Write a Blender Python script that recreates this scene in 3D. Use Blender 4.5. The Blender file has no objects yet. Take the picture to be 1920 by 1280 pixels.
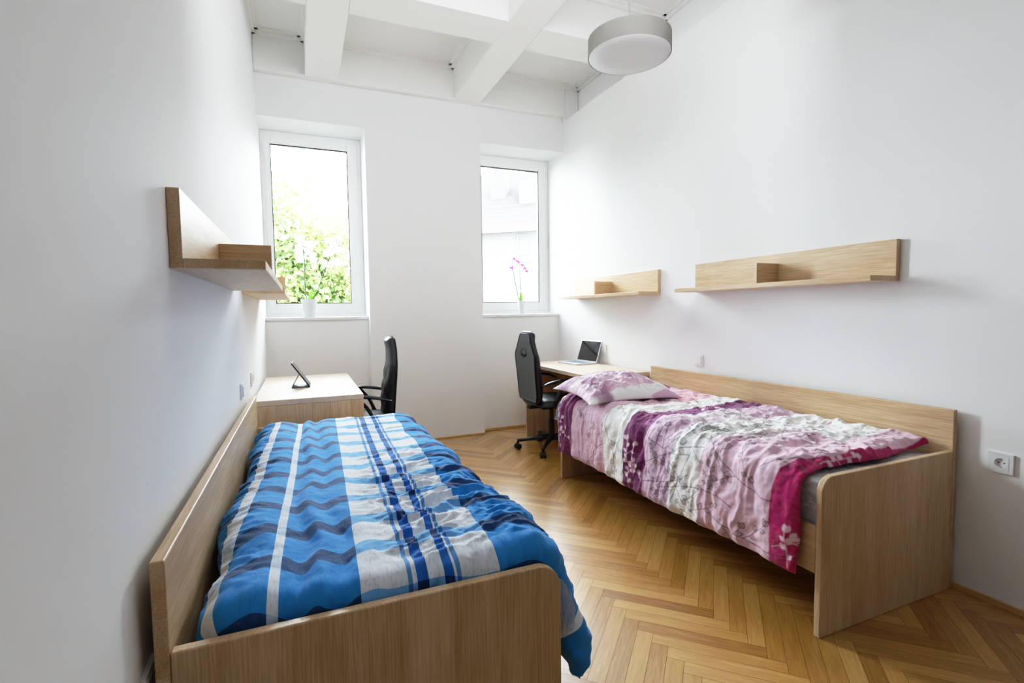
import bpy, bmesh, math, random
import numpy as np
from mathutils import Vector, Matrix

random.seed(7)
RNG = np.random.default_rng(11)
SC = bpy.context.scene
COL = SC.collection
PI = math.pi

# ------------------------------------------------------------------ measures (metres)
W = 2.953            # right wall
D = 4.846            # pillar plane of the far wall
PP = D + 0.119       # parapet plane under the windows
WP = D + 0.347       # window plane
YB = -3.6            # rear wall
XP1, XP2 = 0.892, 2.012
ZL = 2.962           # lintel
ZB, ZC = 3.313, 3.638
ZS = 1.235           # sill top
T = 0.025
LB = 2.06
HR, HF, WB = 0.804, 0.6227, 0.835
XL, YL = 0.023, 1.090
XR, YR = 2.930, 1.242
HD = 0.7514

# ------------------------------------------------------------------ helpers
def lin(c):
    r = []
    for v in c[:3]:
        v = v / 255.0
        r.append(v / 12.92 if v <= 0.04045 else ((v + 0.055) / 1.055) ** 2.4)
    return tuple(r) + (1.0,)

def obj(name, mesh, mat=None, parent=None, smooth=False, bevel=0.0, seg=2):
    if isinstance(mesh, bmesh.types.BMesh):
        me = bpy.data.meshes.new(name)
        bmesh.ops.recalc_face_normals(mesh, faces=mesh.faces[:])
        mesh.to_mesh(me); mesh.free()
    else:
        me = mesh
    o = bpy.data.objects.new(name, me)
    COL.objects.link(o)
    if mat is not None:
        me.materials.append(mat)
    if smooth:
        me.polygons.foreach_set('use_smooth', [True] * len(me.polygons))
    if bevel > 0:
        m = o.modifiers.new('bevel', 'BEVEL')
        m.width = bevel; m.segments = seg; m.limit_method = 'ANGLE'; m.angle_limit = math.radians(40)
    if parent is not None:
        o.parent = parent
    return o

def thing(name, label, cat, loc=(0, 0, 0), rz=0.0, group=None):
    o = bpy.data.objects.new(name, None)
    COL.objects.link(o)
    o.empty_display_size = 0.1
    o.location = loc
    o.rotation_euler = (0, 0, rz)
    tag(o, label, cat, group)
    return o

def tag(o, label, cat, group=None, kind=None):
    if label: o['label'] = label
    if cat: o['category'] = cat
    if group: o['group'] = group
    if kind: o['kind'] = kind
    return o

def struct(name, mesh, mat, parent=None, **k):
    o = obj(name, mesh, mat, parent, **k)
    if parent is None:
        o['kind'] = 'structure'
    return o

def copy_tree(o, parent=None):
    c = o.copy()
    COL.objects.link(c)
    if parent is not None:
        c.parent = parent
    for ch in list(o.children):
        copy_tree(ch, c)
    return c

def box(bm, x0, x1, y0, y1, z0, z1):
    vs = [bm.verts.new(p) for p in ((x0, y0, z0), (x1, y0, z0), (x1, y1, z0), (x0, y1, z0),
                                    (x0, y0, z1), (x1, y0, z1), (x1, y1, z1), (x0, y1, z1))]
    for f in ((0, 3, 2, 1), (4, 5, 6, 7), (0, 1, 5, 4), (1, 2, 6, 5), (2, 3, 7, 6), (3, 0, 4, 7)):
        bm.faces.new([vs[i] for i in f])
    return vs

def boxes(*bs):
    bm = bmesh.new()
    for b in bs:
        box(bm, *b)
    return bm

def prism(bm, pts, axis, a, b):
    """closed outline pts (2-D) extruded from a to b along axis (0,1,2)"""
    def p3(p, t):
        if axis == 0: return (t, p[0], p[1])
        if axis == 1: return (p[0], t, p[1])
        return (p[0], p[1], t)
    lo = [bm.verts.new(p3(p, a)) for p in pts]
    hi = [bm.verts.new(p3(p, b)) for p in pts]
    bm.faces.new(lo[::-1]); bm.faces.new(hi)
    n = len(pts)
    for i in range(n):
        bm.faces.new((lo[i], lo[(i + 1) % n], hi[(i + 1) % n], hi[i]))

def lathe(bm, prof, seg=32, c=(0, 0, 0), cap=True):
    rings = []
    for r, z in prof:
        rings.append([bm.verts.new((c[0] + r * math.cos(2 * PI * i / seg), c[1] + r * math.sin(2 * PI * i / seg), c[2] + z)) for i in range(seg)])
    for a, b in zip(rings, rings[1:]):
        for i in range(seg):
            bm.faces.new((a[i], a[(i + 1) % seg], b[(i + 1) % seg], b[i]))
    if cap:
        bm.faces.new(rings[0][::-1]); bm.faces.new(rings[-1])

def tube(bm, path, rad, seg=10, flat=1.0, up=(0, 0, 1)):
    """sweep a ring along a path; rad a number or list; flat squashes the ring's second axis"""
    P = [Vector(p) for p in path]
    n = len(P)
    R = rad if isinstance(rad, (list, tuple)) else [rad] * n
    rings = []
    for i in range(n):
        d = (P[min(i + 1, n - 1)] - P[max(i - 1, 0)]).normalized()
        u = Vector(up)
        if abs(d.dot(u)) > 0.95:
            u = Vector((0, 1, 0))
        s = d.cross(u).normalized(); t = s.cross(d).normalized()
        rings.append([bm.verts.new(P[i] + s * R[i] * math.cos(2 * PI * k / seg) + t * R[i] * flat * math.sin(2 * PI * k / seg)) for k in range(seg)])
    for a, b in zip(rings, rings[1:]):
        for i in range(seg):
            bm.faces.new((a[i], a[(i + 1) % seg], b[(i + 1) % seg], b[i]))
    bm.faces.new(rings[0][::-1]); bm.faces.new(rings[-1])

def bez(pts, n=24):
    """Catmull-Rom through pts"""
    P = [Vector(p) for p in pts]
    P = [P[0] * 2 - P[1]] + P + [P[-1] * 2 - P[-2]]
    out = []
    m = len(P) - 3
    for i in range(m):
        a, b, c, d = P[i:i + 4]
        k = max(2, n // m)
        for j in range(k):
            t = j / k
            out.append(0.5 * ((2 * b) + (c - a) * t + (2 * a - 5 * b + 4 * c - d) * t * t + (3 * b - 3 * c + d - a) * t ** 3))
    out.append(P[-2])
    return out

# numpy noise -------------------------------------------------------
def perlin(x, y, seed=0):
    r = np.random.default_rng(seed)
    ang = r.random((256, 256)) * 2 * np.pi
    xi = np.floor(x).astype(int); yi = np.floor(y).astype(int)
    fx = x - xi; fy = y - yi
    def g(ix, iy, dx, dy):
        a = ang[ix % 256, iy % 256]
        return np.cos(a) * dx + np.sin(a) * dy
    u = fx ** 3 * (fx * (fx * 6 - 15) + 10); v = fy ** 3 * (fy * (fy * 6 - 15) + 10)
    n00 = g(xi, yi, fx, fy); n10 = g(xi + 1, yi, fx - 1, fy)
    n01 = g(xi, yi + 1, fx, fy - 1); n11 = g(xi + 1, yi + 1, fx - 1, fy - 1)
    return ((n00 * (1 - u) + n10 * u) * (1 - v) + (n01 * (1 - u) + n11 * u) * v) * 1.5

def fbm(x, y, seed=0, o=4):
    s = 0; a = 1.0; f = 1.0; t = 0
    for k in range(o):
        s = s + a * perlin(x * f, y * f, seed + k); t += a; a *= 0.5; f *= 2.03
    return s / t

def ridge(x, y, seed=0, o=2):
    s = 0; a = 1.0; f = 1.0; t = 0
    for k in range(o):
        s = s + a * (1 - np.abs(perlin(x * f, y * f, seed + k)) * 1.6); t += a; a *= 0.5; f *= 2.1
    return s / t

def sstep(a, b, x):
    t = np.clip((x - a) / (b - a), 0, 1)
    return t * t * (3 - 2 * t)

# ------------------------------------------------------------------ materials
class NT:
    def __init__(s, name):
        s.m = bpy.data.materials.new(name)
        s.m.use_nodes = True
        s.t = s.m.node_tree
        s.t.nodes.clear()
        s.out = s.t.nodes.new('ShaderNodeOutputMaterial')
        s.b = s.t.nodes.new('ShaderNodeBsdfPrincipled')
        s.t.links.new(s.b.outputs[0], s.out.inputs[0])
    def n(s, typ, **k):
        nd = s.t.nodes.new(typ)
        for a, v in k.items():
            if a == 'i':
                for kk, vv in v.items():
                    if isinstance(vv, bpy.types.NodeSocket): s.t.links.new(vv, nd.inputs[kk])
                    else: nd.inputs[kk].default_value = vv
            else:
                setattr(nd, a, v)
        return nd
    def l(s, a, b): s.t.links.new(a, b)
    def math(s, op, a, b=0.0, c=None):
        d = {0: a, 1: b}
        if c is not None: d[2] = c
        return s.n('ShaderNodeMath', operation=op, i=d).outputs[0]
    def mix(s, f, a, b, blend='MIX'):
        nd = s.n('ShaderNodeMix', data_type='RGBA', blend_type=blend)
        for k, v in ((0, f), (6, a), (7, b)):
            if isinstance(v, bpy.types.NodeSocket): s.l(v, nd.inputs[k])
            else: nd.inputs[k].default_value = v
        return nd.outputs[2]
    def ramp(s, f, stops, interp='LINEAR'):
        nd = s.n('ShaderNodeValToRGB')
        cr = nd.color_ramp; cr.interpolation = interp
        while len(cr.elements) > 1: cr.elements.remove(cr.elements[-1])
        cr.elements[0].position = stops[0][0]; cr.elements[0].color = stops[0][1]
        for p, c in stops[1:]:
            e = cr.elements.new(p); e.color = c
        s.l(f, nd.inputs[0])
        return nd.outputs[0]
    def bump(s, h, strength=0.2, dist=0.01):
        nd = s.n('ShaderNodeBump', i={'Strength': strength, 'Distance': dist, 'Height': h})
        s.l(nd.outputs[0], s.b.inputs['Normal'])
    def obj_co(s, scale=(1, 1, 1), rot=(0, 0, 0)):
        tc = s.n('ShaderNodeTexCoord')
        mp = s.n('ShaderNodeMapping', i={'Vector': tc.outputs['Object'], 'Scale': scale, 'Rotation': rot})
        return mp.outputs[0]

def plain(name, rgb, rough=0.5, metal=0.0, var=0.03, scale=30.0, bump=0.0, coat=0.0, spec=0.5):
    m = NT(name)
    co = m.obj_co()
    nz = m.n('ShaderNodeTexNoise', i={'Vector': co, 'Scale': scale, 'Detail': 3.0})
    c = lin(rgb)
    d = tuple(max(0, v * (1 - var * 2)) for v in c[:3]) + (1,)
    m.l(m.mix(nz.outputs[0], c, d), m.b.inputs['Base Color'])
    m.b.inputs['Roughness'].default_value = rough
    m.b.inputs['Metallic'].default_value = metal
    m.b.inputs['Specular IOR Level'].default_value = spec
    if coat: m.b.inputs['Coat Weight'].default_value = coat
    if bump: m.bump(nz.outputs[0], bump, 0.003)
    return m.m

def plaster(name, rgb, rough=0.75):
    m = NT(name)
    co = m.obj_co()
    a = m.n('ShaderNodeTexNoise', i={'Vector': co, 'Scale': 1.3, 'Detail': 4.0})
    b = m.n('ShaderNodeTexNoise', i={'Vector': co, 'Scale': 140.0, 'Detail': 2.0})
    c = lin(rgb); d = tuple(v * 0.965 for v in c[:3]) + (1,)
    m.l(m.mix(a.outputs[0], c, d), m.b.inputs['Base Color'])
    m.b.inputs['Roughness'].default_value = rough
    m.b.inputs['Specular IOR Level'].default_value = 0.2
    m.bump(b.outputs[0], 0.06, 0.002)
    return m.m

def oak(name, grain, across, light=(228, 203, 170), dark=(188, 156, 118), joint=0.115):
    """light oak laminate: fine pores stretched along `grain` axis, strips laid side by side along `across`"""
    m = NT(name)
    sc = [70.0, 70.0, 70.0]; sc[grain] = 2.2
    co = m.obj_co(tuple(sc))
    fine = m.n('ShaderNodeTexNoise', i={'Vector': co, 'Scale': 3.2, 'Detail': 5.0, 'Roughness': 0.6})
    sc2 = [9.0, 9.0, 9.0]; sc2[grain] = 0.8
    co2 = m.obj_co(tuple(sc2))
    broad = m.n('ShaderNodeTexNoise', i={'Vector': co2, 'Scale': 1.6, 'Detail': 3.0, 'Distortion': 0.6})
    tc = m.n('ShaderNodeTexCoord')
    sx = m.n('ShaderNodeSeparateXYZ', i={0: tc.outputs['Object']})
    v = m.math('DIVIDE', sx.outputs[across], joint)
    fl = m.math('FLOOR', v); fr = m.math('FRACT', v)
    wn = m.n('ShaderNodeTexWhiteNoise', noise_dimensions='1D', i={'W': fl})
    f = m.math('MULTIPLY_ADD', fine.outputs[0], 0.75, m.math('MULTIPLY', broad.outputs[0], 0.45))
    f = m.math('MULTIPLY_ADD', wn.outputs[0], 0.11, m.math('SUBTRACT', f, 0.16))
    base = m.ramp(f, [(0.26, lin(light)), (0.62, lin(dark))])
    line = m.math('LESS_THAN', fr, 0.022)
    line = m.math('MULTIPLY', line, m.math('GREATER_THAN', wn.outputs[0], 0.45))
    base = m.mix(m.math('MULTIPLY', line, 0.35), base, lin((232, 214, 190)))
    m.l(base, m.b.inputs['Base Color'])
    m.b.inputs['Roughness'].default_value = 0.42
    m.b.inputs['Specular IOR Level'].default_value = 0.4
    m.bump(fine.outputs[0], 0.05, 0.002)
    return m.m

M = {}
M['wall'] = plaster('white_plaster', (246, 246, 247))
M['rear'] = plaster('grey_rear_wall', (150, 148, 146))
M['ceil'] = plaster('white_ceiling_plaster', (243, 242, 240))
M['frame'] = plain('white_window_pvc', (252, 252, 252), 0.3, var=0.01)
M['sill'] = plain('white_stone_sill', (236, 237, 238), 0.3, var=0.02)
M['gasket'] = plain('black_gasket', (40, 42, 48), 0.6)
M['plate'] = plain('white_switch_plastic', (236, 237, 238), 0.3, var=0.01)
M['hole'] = plain('dark_socket_hole', (30, 30, 32), 0.6)
M['metal'] = plain('brushed_metal', (170, 172, 175), 0.35, 1.0)
M['oak_x'] = oak('oak_grain_across_z', 0, 2)
M['oak_y'] = oak('oak_grain_along_y', 1, 2)
M['oak_z'] = oak('oak_grain_upright', 2, 0)
M['oak_zy'] = oak('oak_grain_upright_side', 2, 1)
M['oak_top'] = oak('oak_table_top', 1, 0, (222, 204, 182), (202, 178, 150))
M['edge'] = oak('oak_skirting', 1, 2, (224, 190, 140), (190, 150, 98))
M['black'] = plain('black_plastic', (22, 23, 26), 0.38, var=0.1)
M['leather'] = plain('black_leather', (30, 32, 36), 0.46, var=0.15, scale=160, bump=0.12)
M['greyfab'] = plain('grey_back_cloth', (156, 162, 165), 0.75, var=0.15, scale=260, bump=0.2)
M['bluepl'] = plain('glossy_blue_black_plastic', (34, 40, 50), 0.22, var=0.05)
M['alu'] = plain('silver_aluminium', (212, 214, 217), 0.32, 0.55, var=0.02)
M['keys'] = plain('grey_blue_keyboard', (112, 122, 138), 0.5, var=0.2, scale=90)
M['screen'] = plain('glossy_dark_screen', (28, 28, 30), 0.03, spec=0.9)
M['tablet'] = plain('tablet_dark_shell', (38, 44, 54), 0.4)
M['cover'] = plain('tablet_slate_cover', (66, 80, 98), 0.55, var=0.1)
M['lamp'] = plain('lamp_grey_fabric', (196, 192, 186), 0.8, var=0.05, scale=120, bump=0.1)
M['diff'] = plain('lamp_opal_diffuser', (206, 204, 206), 0.45, var=0.01)
M['cord'] = plain('grey_cord', (150, 150, 150), 0.5)
M['pot'] = plain('white_ceramic', (235, 238, 242), 0.2, var=0.01)
M['stem'] = plain('dark_green_stem', (40, 54, 36), 0.5)
def petalmat(name, rgb):
    mat = plain(name, rgb, 0.6, var=0.03)
    nt_ = mat.node_tree; out = [n for n in nt_.nodes if n.type == 'OUTPUT_MATERIAL'][0]; b = [n for n in nt_.nodes if n.type == 'BSDF_PRINCIPLED'][0]
    tr = nt_.nodes.new('ShaderNodeBsdfTranslucent'); tr.inputs[0].default_value = lin(rgb)
    ms = nt_.nodes.new('ShaderNodeMixShader'); ms.inputs[0].default_value = 0.5
    nt_.links.new(b.outputs[0], ms.inputs[1]); nt_.links.new(tr.outputs[0], ms.inputs[2]); nt_.links.new(ms.outputs[0], out.inputs[0])
    return mat
M['orleaf'] = petalmat('orchid_leaf_green', (96, 140, 52))
M['petal'] = petalmat('white_petal', (246, 246, 244))
M['petal2'] = petalmat('magenta_petal', (190, 40, 160))
M['bark'] = plain('tree_bark', (27, 21, 17), 0.9, var=0.3, scale=14, bump=0.5)
M['soil'] = plain('grass_ground', (60, 64, 44), 0.95, var=0.3, scale=8)

def leafmat():
    m = NT('tree_leaf_green')
    at = m.n('ShaderNodeAttribute', attribute_name='tone')
    c = m.ramp(at.outputs['Fac'], [(0.0, lin((60, 82, 40))), (0.45, lin((84, 98, 42))), (0.75, lin((104, 108, 54))), (1.0, lin((116, 98, 68)))])
    m.l(c, m.b.inputs['Base Color'])
    m.b.inputs['Roughness'].default_value = 0.55
    tr = m.n('ShaderNodeBsdfTranslucent'); m.l(c, tr.inputs[0])
    ms = m.n('ShaderNodeMixShader', i={0: 0.5})
    m.l(m.b.outputs[0], ms.inputs[1]); m.l(tr.outputs[0], ms.inputs[2]); m.l(ms.outputs[0], m.out.inputs[0])
    return m.m
M['leaf'] = leafmat()

def glassmat():
    m = NT('clear_window_glass')
    m.t.nodes.remove(m.b)
    tr = m.n('ShaderNodeBsdfTransparent', i={0: (0.97, 0.985, 0.98, 1)})
    gl = m.n('ShaderNodeBsdfGlossy', i={'Roughness': 0.02})
    lw = m.n('ShaderNodeFresnel', i={'IOR': 1.45})
    ms = m.n('ShaderNodeMixShader')
    m.l(m.math('MULTIPLY', lw.outputs[0], 0.8), ms.inputs[0])
    m.l(tr.outputs[0], ms.inputs[1]); m.l(gl.outputs[0], ms.inputs[2]); m.l(ms.outputs[0], m.out.inputs[0])
    return m.m
M['glass'] = glassmat()

def floormat():
    m = NT('herringbone_oak_varnish')
    at = m.n('ShaderNodeAttribute', attribute_name='tone')
    uv = m.n('ShaderNodeUVMap', uv_map='grain')
    mp = m.n('ShaderNodeMapping', i={'Vector': uv.outputs[0], 'Scale': (2.2, 26.0, 1.0)})
    nz = m.n('ShaderNodeTexNoise', i={'Vector': mp.outputs[0], 'Scale': 2.6, 'Detail': 6.0, 'Roughness': 0.62, 'Distortion': 0.9})
    mp2 = m.n('ShaderNodeMapping', i={'Vector': uv.outputs[0], 'Scale': (9.0, 160.0, 1.0)})
    n2 = m.n('ShaderNodeTexNoise', i={'Vector': mp2.outputs[0], 'Scale': 2.0, 'Detail': 3.0})
    f = m.math('MULTIPLY_ADD', nz.outputs[0], 0.62, m.math('MULTIPLY', n2.outputs[0], 0.22))
    f = m.math('MULTIPLY_ADD', at.outputs['Fac'], 0.36, m.math('SUBTRACT', f, 0.12))
    c = m.ramp(f, [(0.12, lin((208, 168, 106))), (0.42, lin((184, 138, 74))), (0.68, lin((152, 106, 50))), (0.95, lin((112, 72, 32)))])
    m.l(c, m.b.inputs['Base Color'])
    m.l(m.math('MULTIPLY_ADD', n2.outputs[0], 0.10, 0.24), m.b.inputs['Roughness'])
    m.b.inputs['Coat Weight'].default_value = 1.0; m.b.inputs['Coat Roughness'].default_value = 0.24
    m.b.inputs['Specular IOR Level'].default_value = 0.5
    m.bump(nz.outputs[0], 0.05, 0.002)
    return m.m
M['floor'] = floormat()
M['subfloor'] = plain('dark_joint', (62, 40, 20), 0.8)

def mattressmat():
    m = NT('mattress_plastic_wrap')
    co = m.obj_co((6, 6, 14))
    nz = m.n('ShaderNodeTexNoise', i={'Vector': co, 'Scale': 2.0, 'Detail': 4.0, 'Distortion': 1.4})
    m.l(m.ramp(nz.outputs[0], [(0.3, lin((176, 178, 180))), (0.65, lin((216, 220, 224)))]), m.b.inputs['Base Color'])
    m.b.inputs['Roughness'].default_value = 0.25
    m.bump(nz.outputs[0], 0.6, 0.02)
    return m.m
M['mattress'] = mattressmat()

# ------------------------------------------------------------------ setting
# floor: herringbone planks, each plank its own face patch inside the one floor mesh
def clip(poly, x0, x1, y0, y1):
    def cut(ps, f, side):
        out = []
        for i in range(len(ps)):
            a, b = ps[i], ps[(i + 1) % len(ps)]
            fa, fb = side(a), side(b)
            if fa >= 0: out.append(a)
            if (fa >= 0) != (fb >= 0):
                t = fa / (fa - fb)
                out.append(tuple(a[k] + (b[k] - a[k]) * t for k in range(4)))
        return out
    for side in (lambda p: p[0] - x0, lambda p: x1 - p[0], lambda p: p[1] - y0, lambda p: y1 - p[1]):
        poly = cut(poly, None, side)
        if len(poly) < 3: return []
    return poly

def make_floor():
    L, w, g = 0.4597, 0.0608, 0.0006
    ca = math.sqrt(0.5)
    # rotated frame: e1=(1,1)/sqrt2, e2=(-1,1)/sqrt2, anchored where a column tip was measured
    ox, oy = 1.846, 1.5455
    verts, faces, tones, uvs = [], [], [], []
    def put(s0, s1, t0, t1, along):
        # rectangle in rotated frame
        off = random.random() * 40; off2 = random.random() * 40
        pts = []
        for s, t in ((s0 + g, t0 + g), (s1 - g, t0 + g), (s1 - g, t1 - g), (s0 + g, t1 - g)):
            x = ox + (s - t) * ca; y = oy + (s + t) * ca
            a, c = ((s - s0), (t - t0)) if along == 0 else ((t - t0), (s - s0))
            pts.append((x, y, a + off, c + off2))
        pts = clip(pts, -0.005, W + 0.005, YB, PP + 0.005)
        if len(pts) < 3: return
        i0 = len(verts)
        verts.extend((p[0], p[1], 0.0) for p in pts)
        faces.append(list(range(i0, i0 + len(pts))))
        uvs.extend((p[2], p[3]) for p in pts)
        tones.append(random.random() ** 1.2)
    for c in range(-12, 12):
        for k in range(-130, 131):
            bs, bt = k * w + c * (L + w), k * w + c * (w - L)
            put(bs, bs + L, bt, bt + w, 0)
            put(bs + L, bs + L + w, bt + w - L, bt + w, 1)
    me = bpy.data.meshes.new('floor')
    me.from_pydata(verts, [], faces)
    at = me.attributes.new('tone', 'FLOAT', 'FACE'); at.data.foreach_set('value', tones)
    uv = me.uv_layers.new(name='grain')
    flat = [0.0] * (2 * len(me.loops))
    for i, lp in enumerate(me.loops):
        flat[2 * i], flat[2 * i + 1] = uvs[lp.vertex_index]
    uv.data.foreach_set('uv', flat)
    o = struct('floor', me, M['floor'])
    struct('floor_underlay', boxes((-0.2, W + 0.2, YB - 0.1, PP + 0.2, -0.08, -0.0012)), M['subfloor'])
    return o
make_floor()

YE = D + 0.42
struct('wall_left', boxes((-0.2, 0.0, YB - 0.15, YE, -0.05, ZC + 0.1)), M['wall'])
struct('wall_right', boxes((W, W + 0.36, YB - 0.15, YE, -0.05, 3.275), (3.115, W + 0.36, YB - 0.15, YE, 3.275, ZC + 0.1)), M['wall'])
struct('wall_rear', boxes((-0.2, W + 0.36, YB - 0.15, YB, -0.05, ZC + 0.1)), M['rear'])
struct('wall_far', boxes((XP1, XP2, D, YE, -0.05, ZL), (0.0, XP1, PP, YE, -0.05, ZS - 0.028), (XP2, W, PP, YE, -0.05, ZS - 0.028),
                         (0.0, W, D, YE, ZL, ZB), (0.0, 3.115, D, YE, ZB, ZC + 0.1)), M['wall'])
# coffered ceiling: slab, perimeter frieze, two long beams and cross beams, small cove strips in the coffers
struct('ceiling', boxes((-0.2, W + 0.36, YB - 0.15, YE, ZC, ZC + 0.12)), M['ceil'])
struct('trim_1', boxes((0.0, W, D - 0.07, D - 0.0005, ZB, ZC), (W, 3.115, D - 0.07, D - 0.0005, 3.276, ZC)), M['ceil'], bevel=0.012, seg=3)
b1, b2 = (0.399, 0.671), (1.729, 1.996)
struct('trim_2', boxes((b1[0], b1[1], YB, D - 0.071, ZB, ZC)), M['ceil'], bevel=0.008)
struct('trim_3', boxes((b2[0], b2[1], YB, D - 0.071, ZB, ZC)), M['ceil'], bevel=0.008)
for i, (ya, yb) in enumerate(((3.384, 3.696), (2.05, 2.36), (0.72, 1.03), (-0.61, -0.30), (-1.94, -1.63))):
    struct('trim_%d' % (4 + i), boxes((0.0, b1[0], ya, yb, ZB + 0.0005, ZC), (b1[1], b2[0], ya, yb, ZB + 0.0005, ZC), (b2[1], 3.115, ya, yb, ZB + 0.0005, ZC)), M['ceil'])
cb = bmesh.new()
for xa, xb in ((0.0, b1[0]), (b1[1], b2[0]), (b2[1], 3.115)):
    for ya, yb in ((3.696, D - 0.07), (2.36, 3.384), (1.03, 2.05)):
        for k, (d, h) in enumerate(((0.05, 0.018), (0.025, 0.045))):
            box(cb, xa, xb, yb - d, yb, ZC - h, ZC); box(cb, xa, xb, ya, ya + d, ZC - h, ZC)
            box(cb, xa, xa + d, ya, yb, ZC - h, ZC); box(cb, xb - d, xb, ya, yb, ZC - h, ZC)
struct('trim_9', cb, M['ceil'])
# skirting strips
struct('baseboard_right', boxes((W - 0.016, W, YB, PP, 0.0, 0.024)), M['edge'], bevel=0.003)
struct('baseboard_left', boxes((0.0, 0.016, YB, PP, 0.0, 0.024)), M['edge'], bevel=0.003)
struct('baseboard_far', boxes((0.016, XP1, PP - 0.016, PP, 0.0, 0.024), (XP2, W - 0.016, PP - 0.016, PP, 0.0, 0.024),
                              (XP1, XP2, D - 0.016, D, 0.0, 0.016)), M['edge'], bevel=0.003)

def ring(x0, x1, z0, z1, wd, y0, y1, wt=None, wbm=None):
    wt = wd if wt is None else wt; wbm = wd if wbm is None else wbm
    return boxes((x0, x0 + wd, y0, y1, z0, z1), (x1 - wd, x1, y0, y1, z0, z1),
                 (x0 + wd, x1 - wd, y0, y1, z1 - wt, z1), (x0 + wd, x1 - wd, y0, y1, z0, z0 + wbm))

def window(n, x0, x1, g0, g1, hinge_x):
    z0, z1 = ZS, ZL
    fr = struct('window_%d' % n, ring(x0 + 0.001, x1 - 0.001, z0 + 0.001, z1 - 0.001, 0.048, WP + 0.012, WP + 0.075, 0.055, 0.05), M['frame'], bevel=0.004)
    sa = obj('sash', boxes((x0 + 0.036, g0 - 0.004, WP, WP + 0.06, z0 + 0.04, z1 - 0.045), (g1 + 0.004, x1 - 0.036, WP, WP + 0.06, z0 + 0.04, z1 - 0.045),
                           (g0 - 0.004, g1 + 0.004, WP, WP + 0.06, 2.839, z1 - 0.045), (g0 - 0.004, g1 + 0.004, WP, WP + 0.06, z0 + 0.04, 1.366)), M['frame'], fr, bevel=0.005)
    obj('gasket', ring(g0 - 0.005, g1 + 0.005, 1.365, 2.840, 0.008, WP + 0.004, WP + 0.03), M['gasket'], sa)
    obj('pane', boxes((g0, g1, WP + 0.026, WP + 0.030, 1.37, 2.835)), M['glass'], sa)
    for hz in (1.40, 2.10, 2.80):
        bm = bmesh.new(); lathe(bm, [(0.008, -0.045), (0.008, 0.045)], 12, (hinge_x, WP + 0.002, hz))
        obj('hinge', bm, M['frame'], fr, smooth=False)
    struct('window_sill' if False else 'trim_%d' % (20 + n), boxes((x0 + 0.002, x1 - 0.002, PP - 0.022, WP + 0.01, ZS - 0.028, ZS)), M['sill'], bevel=0.005)
window(1, 0.0, XP1, 0.089, 0.759, 0.03)
window(2, XP2, W, 2.142, 2.826, W - 0.03)

# ------------------------------------------------------------------ beds
def rounded(y0, y1, z0, z1, r, side):
    """outline with one rounded upper corner; side=+1 rounds the y1 end"""
    pts = []
    if side > 0:
        pts += [(y0, z0), (y1, z0)]
        for i in range(9):
            a = i / 8 * PI / 2
            pts.append((y1 - r + r * math.cos(a), z1 - r + r * math.sin(a)))
        pts.append((y0, z1))
    else:
        pts += [(y0, z0), (y1, z0), (y1, z1)]
        for i in range(9):
            a = PI / 2 + i / 8 * PI / 2
            pts.append((y0 + r + r * math.cos(a), z1 - r + r * math.sin(a)))
    return pts

def bed(label, x_wall, s, y0):
    """s=+1: wall panel on the left, bed reaches right; origin at the near wall-side corner"""
    r = thing('bed_frame', label, 'bed', (x_wall, y0, 0))
    X = lambda a, b: (min(s * a, s * b), max(s * a, s * b))
    a, b = X(0, T)
    obj('back_panel', boxes((a, b, 0.0, LB, 0.004, HR)), M['oak_y'], r, bevel=0.003)
    a, b = X(T + 0.0005, T + WB)
    for nm, ya in (('footboard', 0.0), ('headboard', LB - T)):
        bm = bmesh.new()
        prism(bm, rounded(a, b, 0.0, HF, 0.062, s), 1, ya, ya + T)
        obj(nm, bm, M['oak_z'], r, bevel=0.004, seg=3)
    a, b = X(T + WB - 0.024, T + WB - 0.002)
    obj('side_rail', boxes((a, b, T + 0.0005, LB - T - 0.0005, 0.243, 0.428)), M['oak_y'], r, bevel=0.003)
    a, b = X(T + 0.001, T + WB - 0.025)
    obj('bed_base', boxes((a, b, T + 0.001, LB - T - 0.001, 0.36, 0.378)), M['oak_y'], r)
    return r
bed('light oak bed frame on the left with the blue striped duvet on it', XL, 1, YL)
bed('light oak bed frame on the right with the pink and purple duvet on it', XR, -1, YR)

def mattress(label, x0, x1, y0, y1, bulge):
    nx, ny, nz = 30, 60, 6
    bm = bmesh.new()
    box(bm, x0, x1, y0, y1, 0.379, 0.600)
    bmesh.ops.bevel(bm, geom=bm.edges[:], offset=0.03, segments=4, affect='EDGES', profile=0.6)
    bmesh.ops.subdivide_edges(bm, edges=[e for e in bm.edges if e.calc_length() > 0.1], cuts=14, use_grid_fill=True)
    for v in bm.verts:
        n = v.co.copy()
        v.co.z += 0.004 * math.sin(n.x * 17 + n.y * 9) if n.z > 0.5 else 0
    o = obj('mattress', bm, M['mattress'], smooth=True)
    tag(o, label, 'mattress')
    return o
m_left = mattress('mattress under the blue striped duvet', XL + T + 0.045, XL + T + WB - 0.03, YL + T + 0.003, YL + LB - T - 0.004, 0)
m_right = mattress('grey plastic-wrapped mattress under the pink and purple duvet', XR - T - WB + 0.03, XR - T - 0.004, YR + T + 0.003, YR + LB - T - 0.004, 0)

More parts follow.
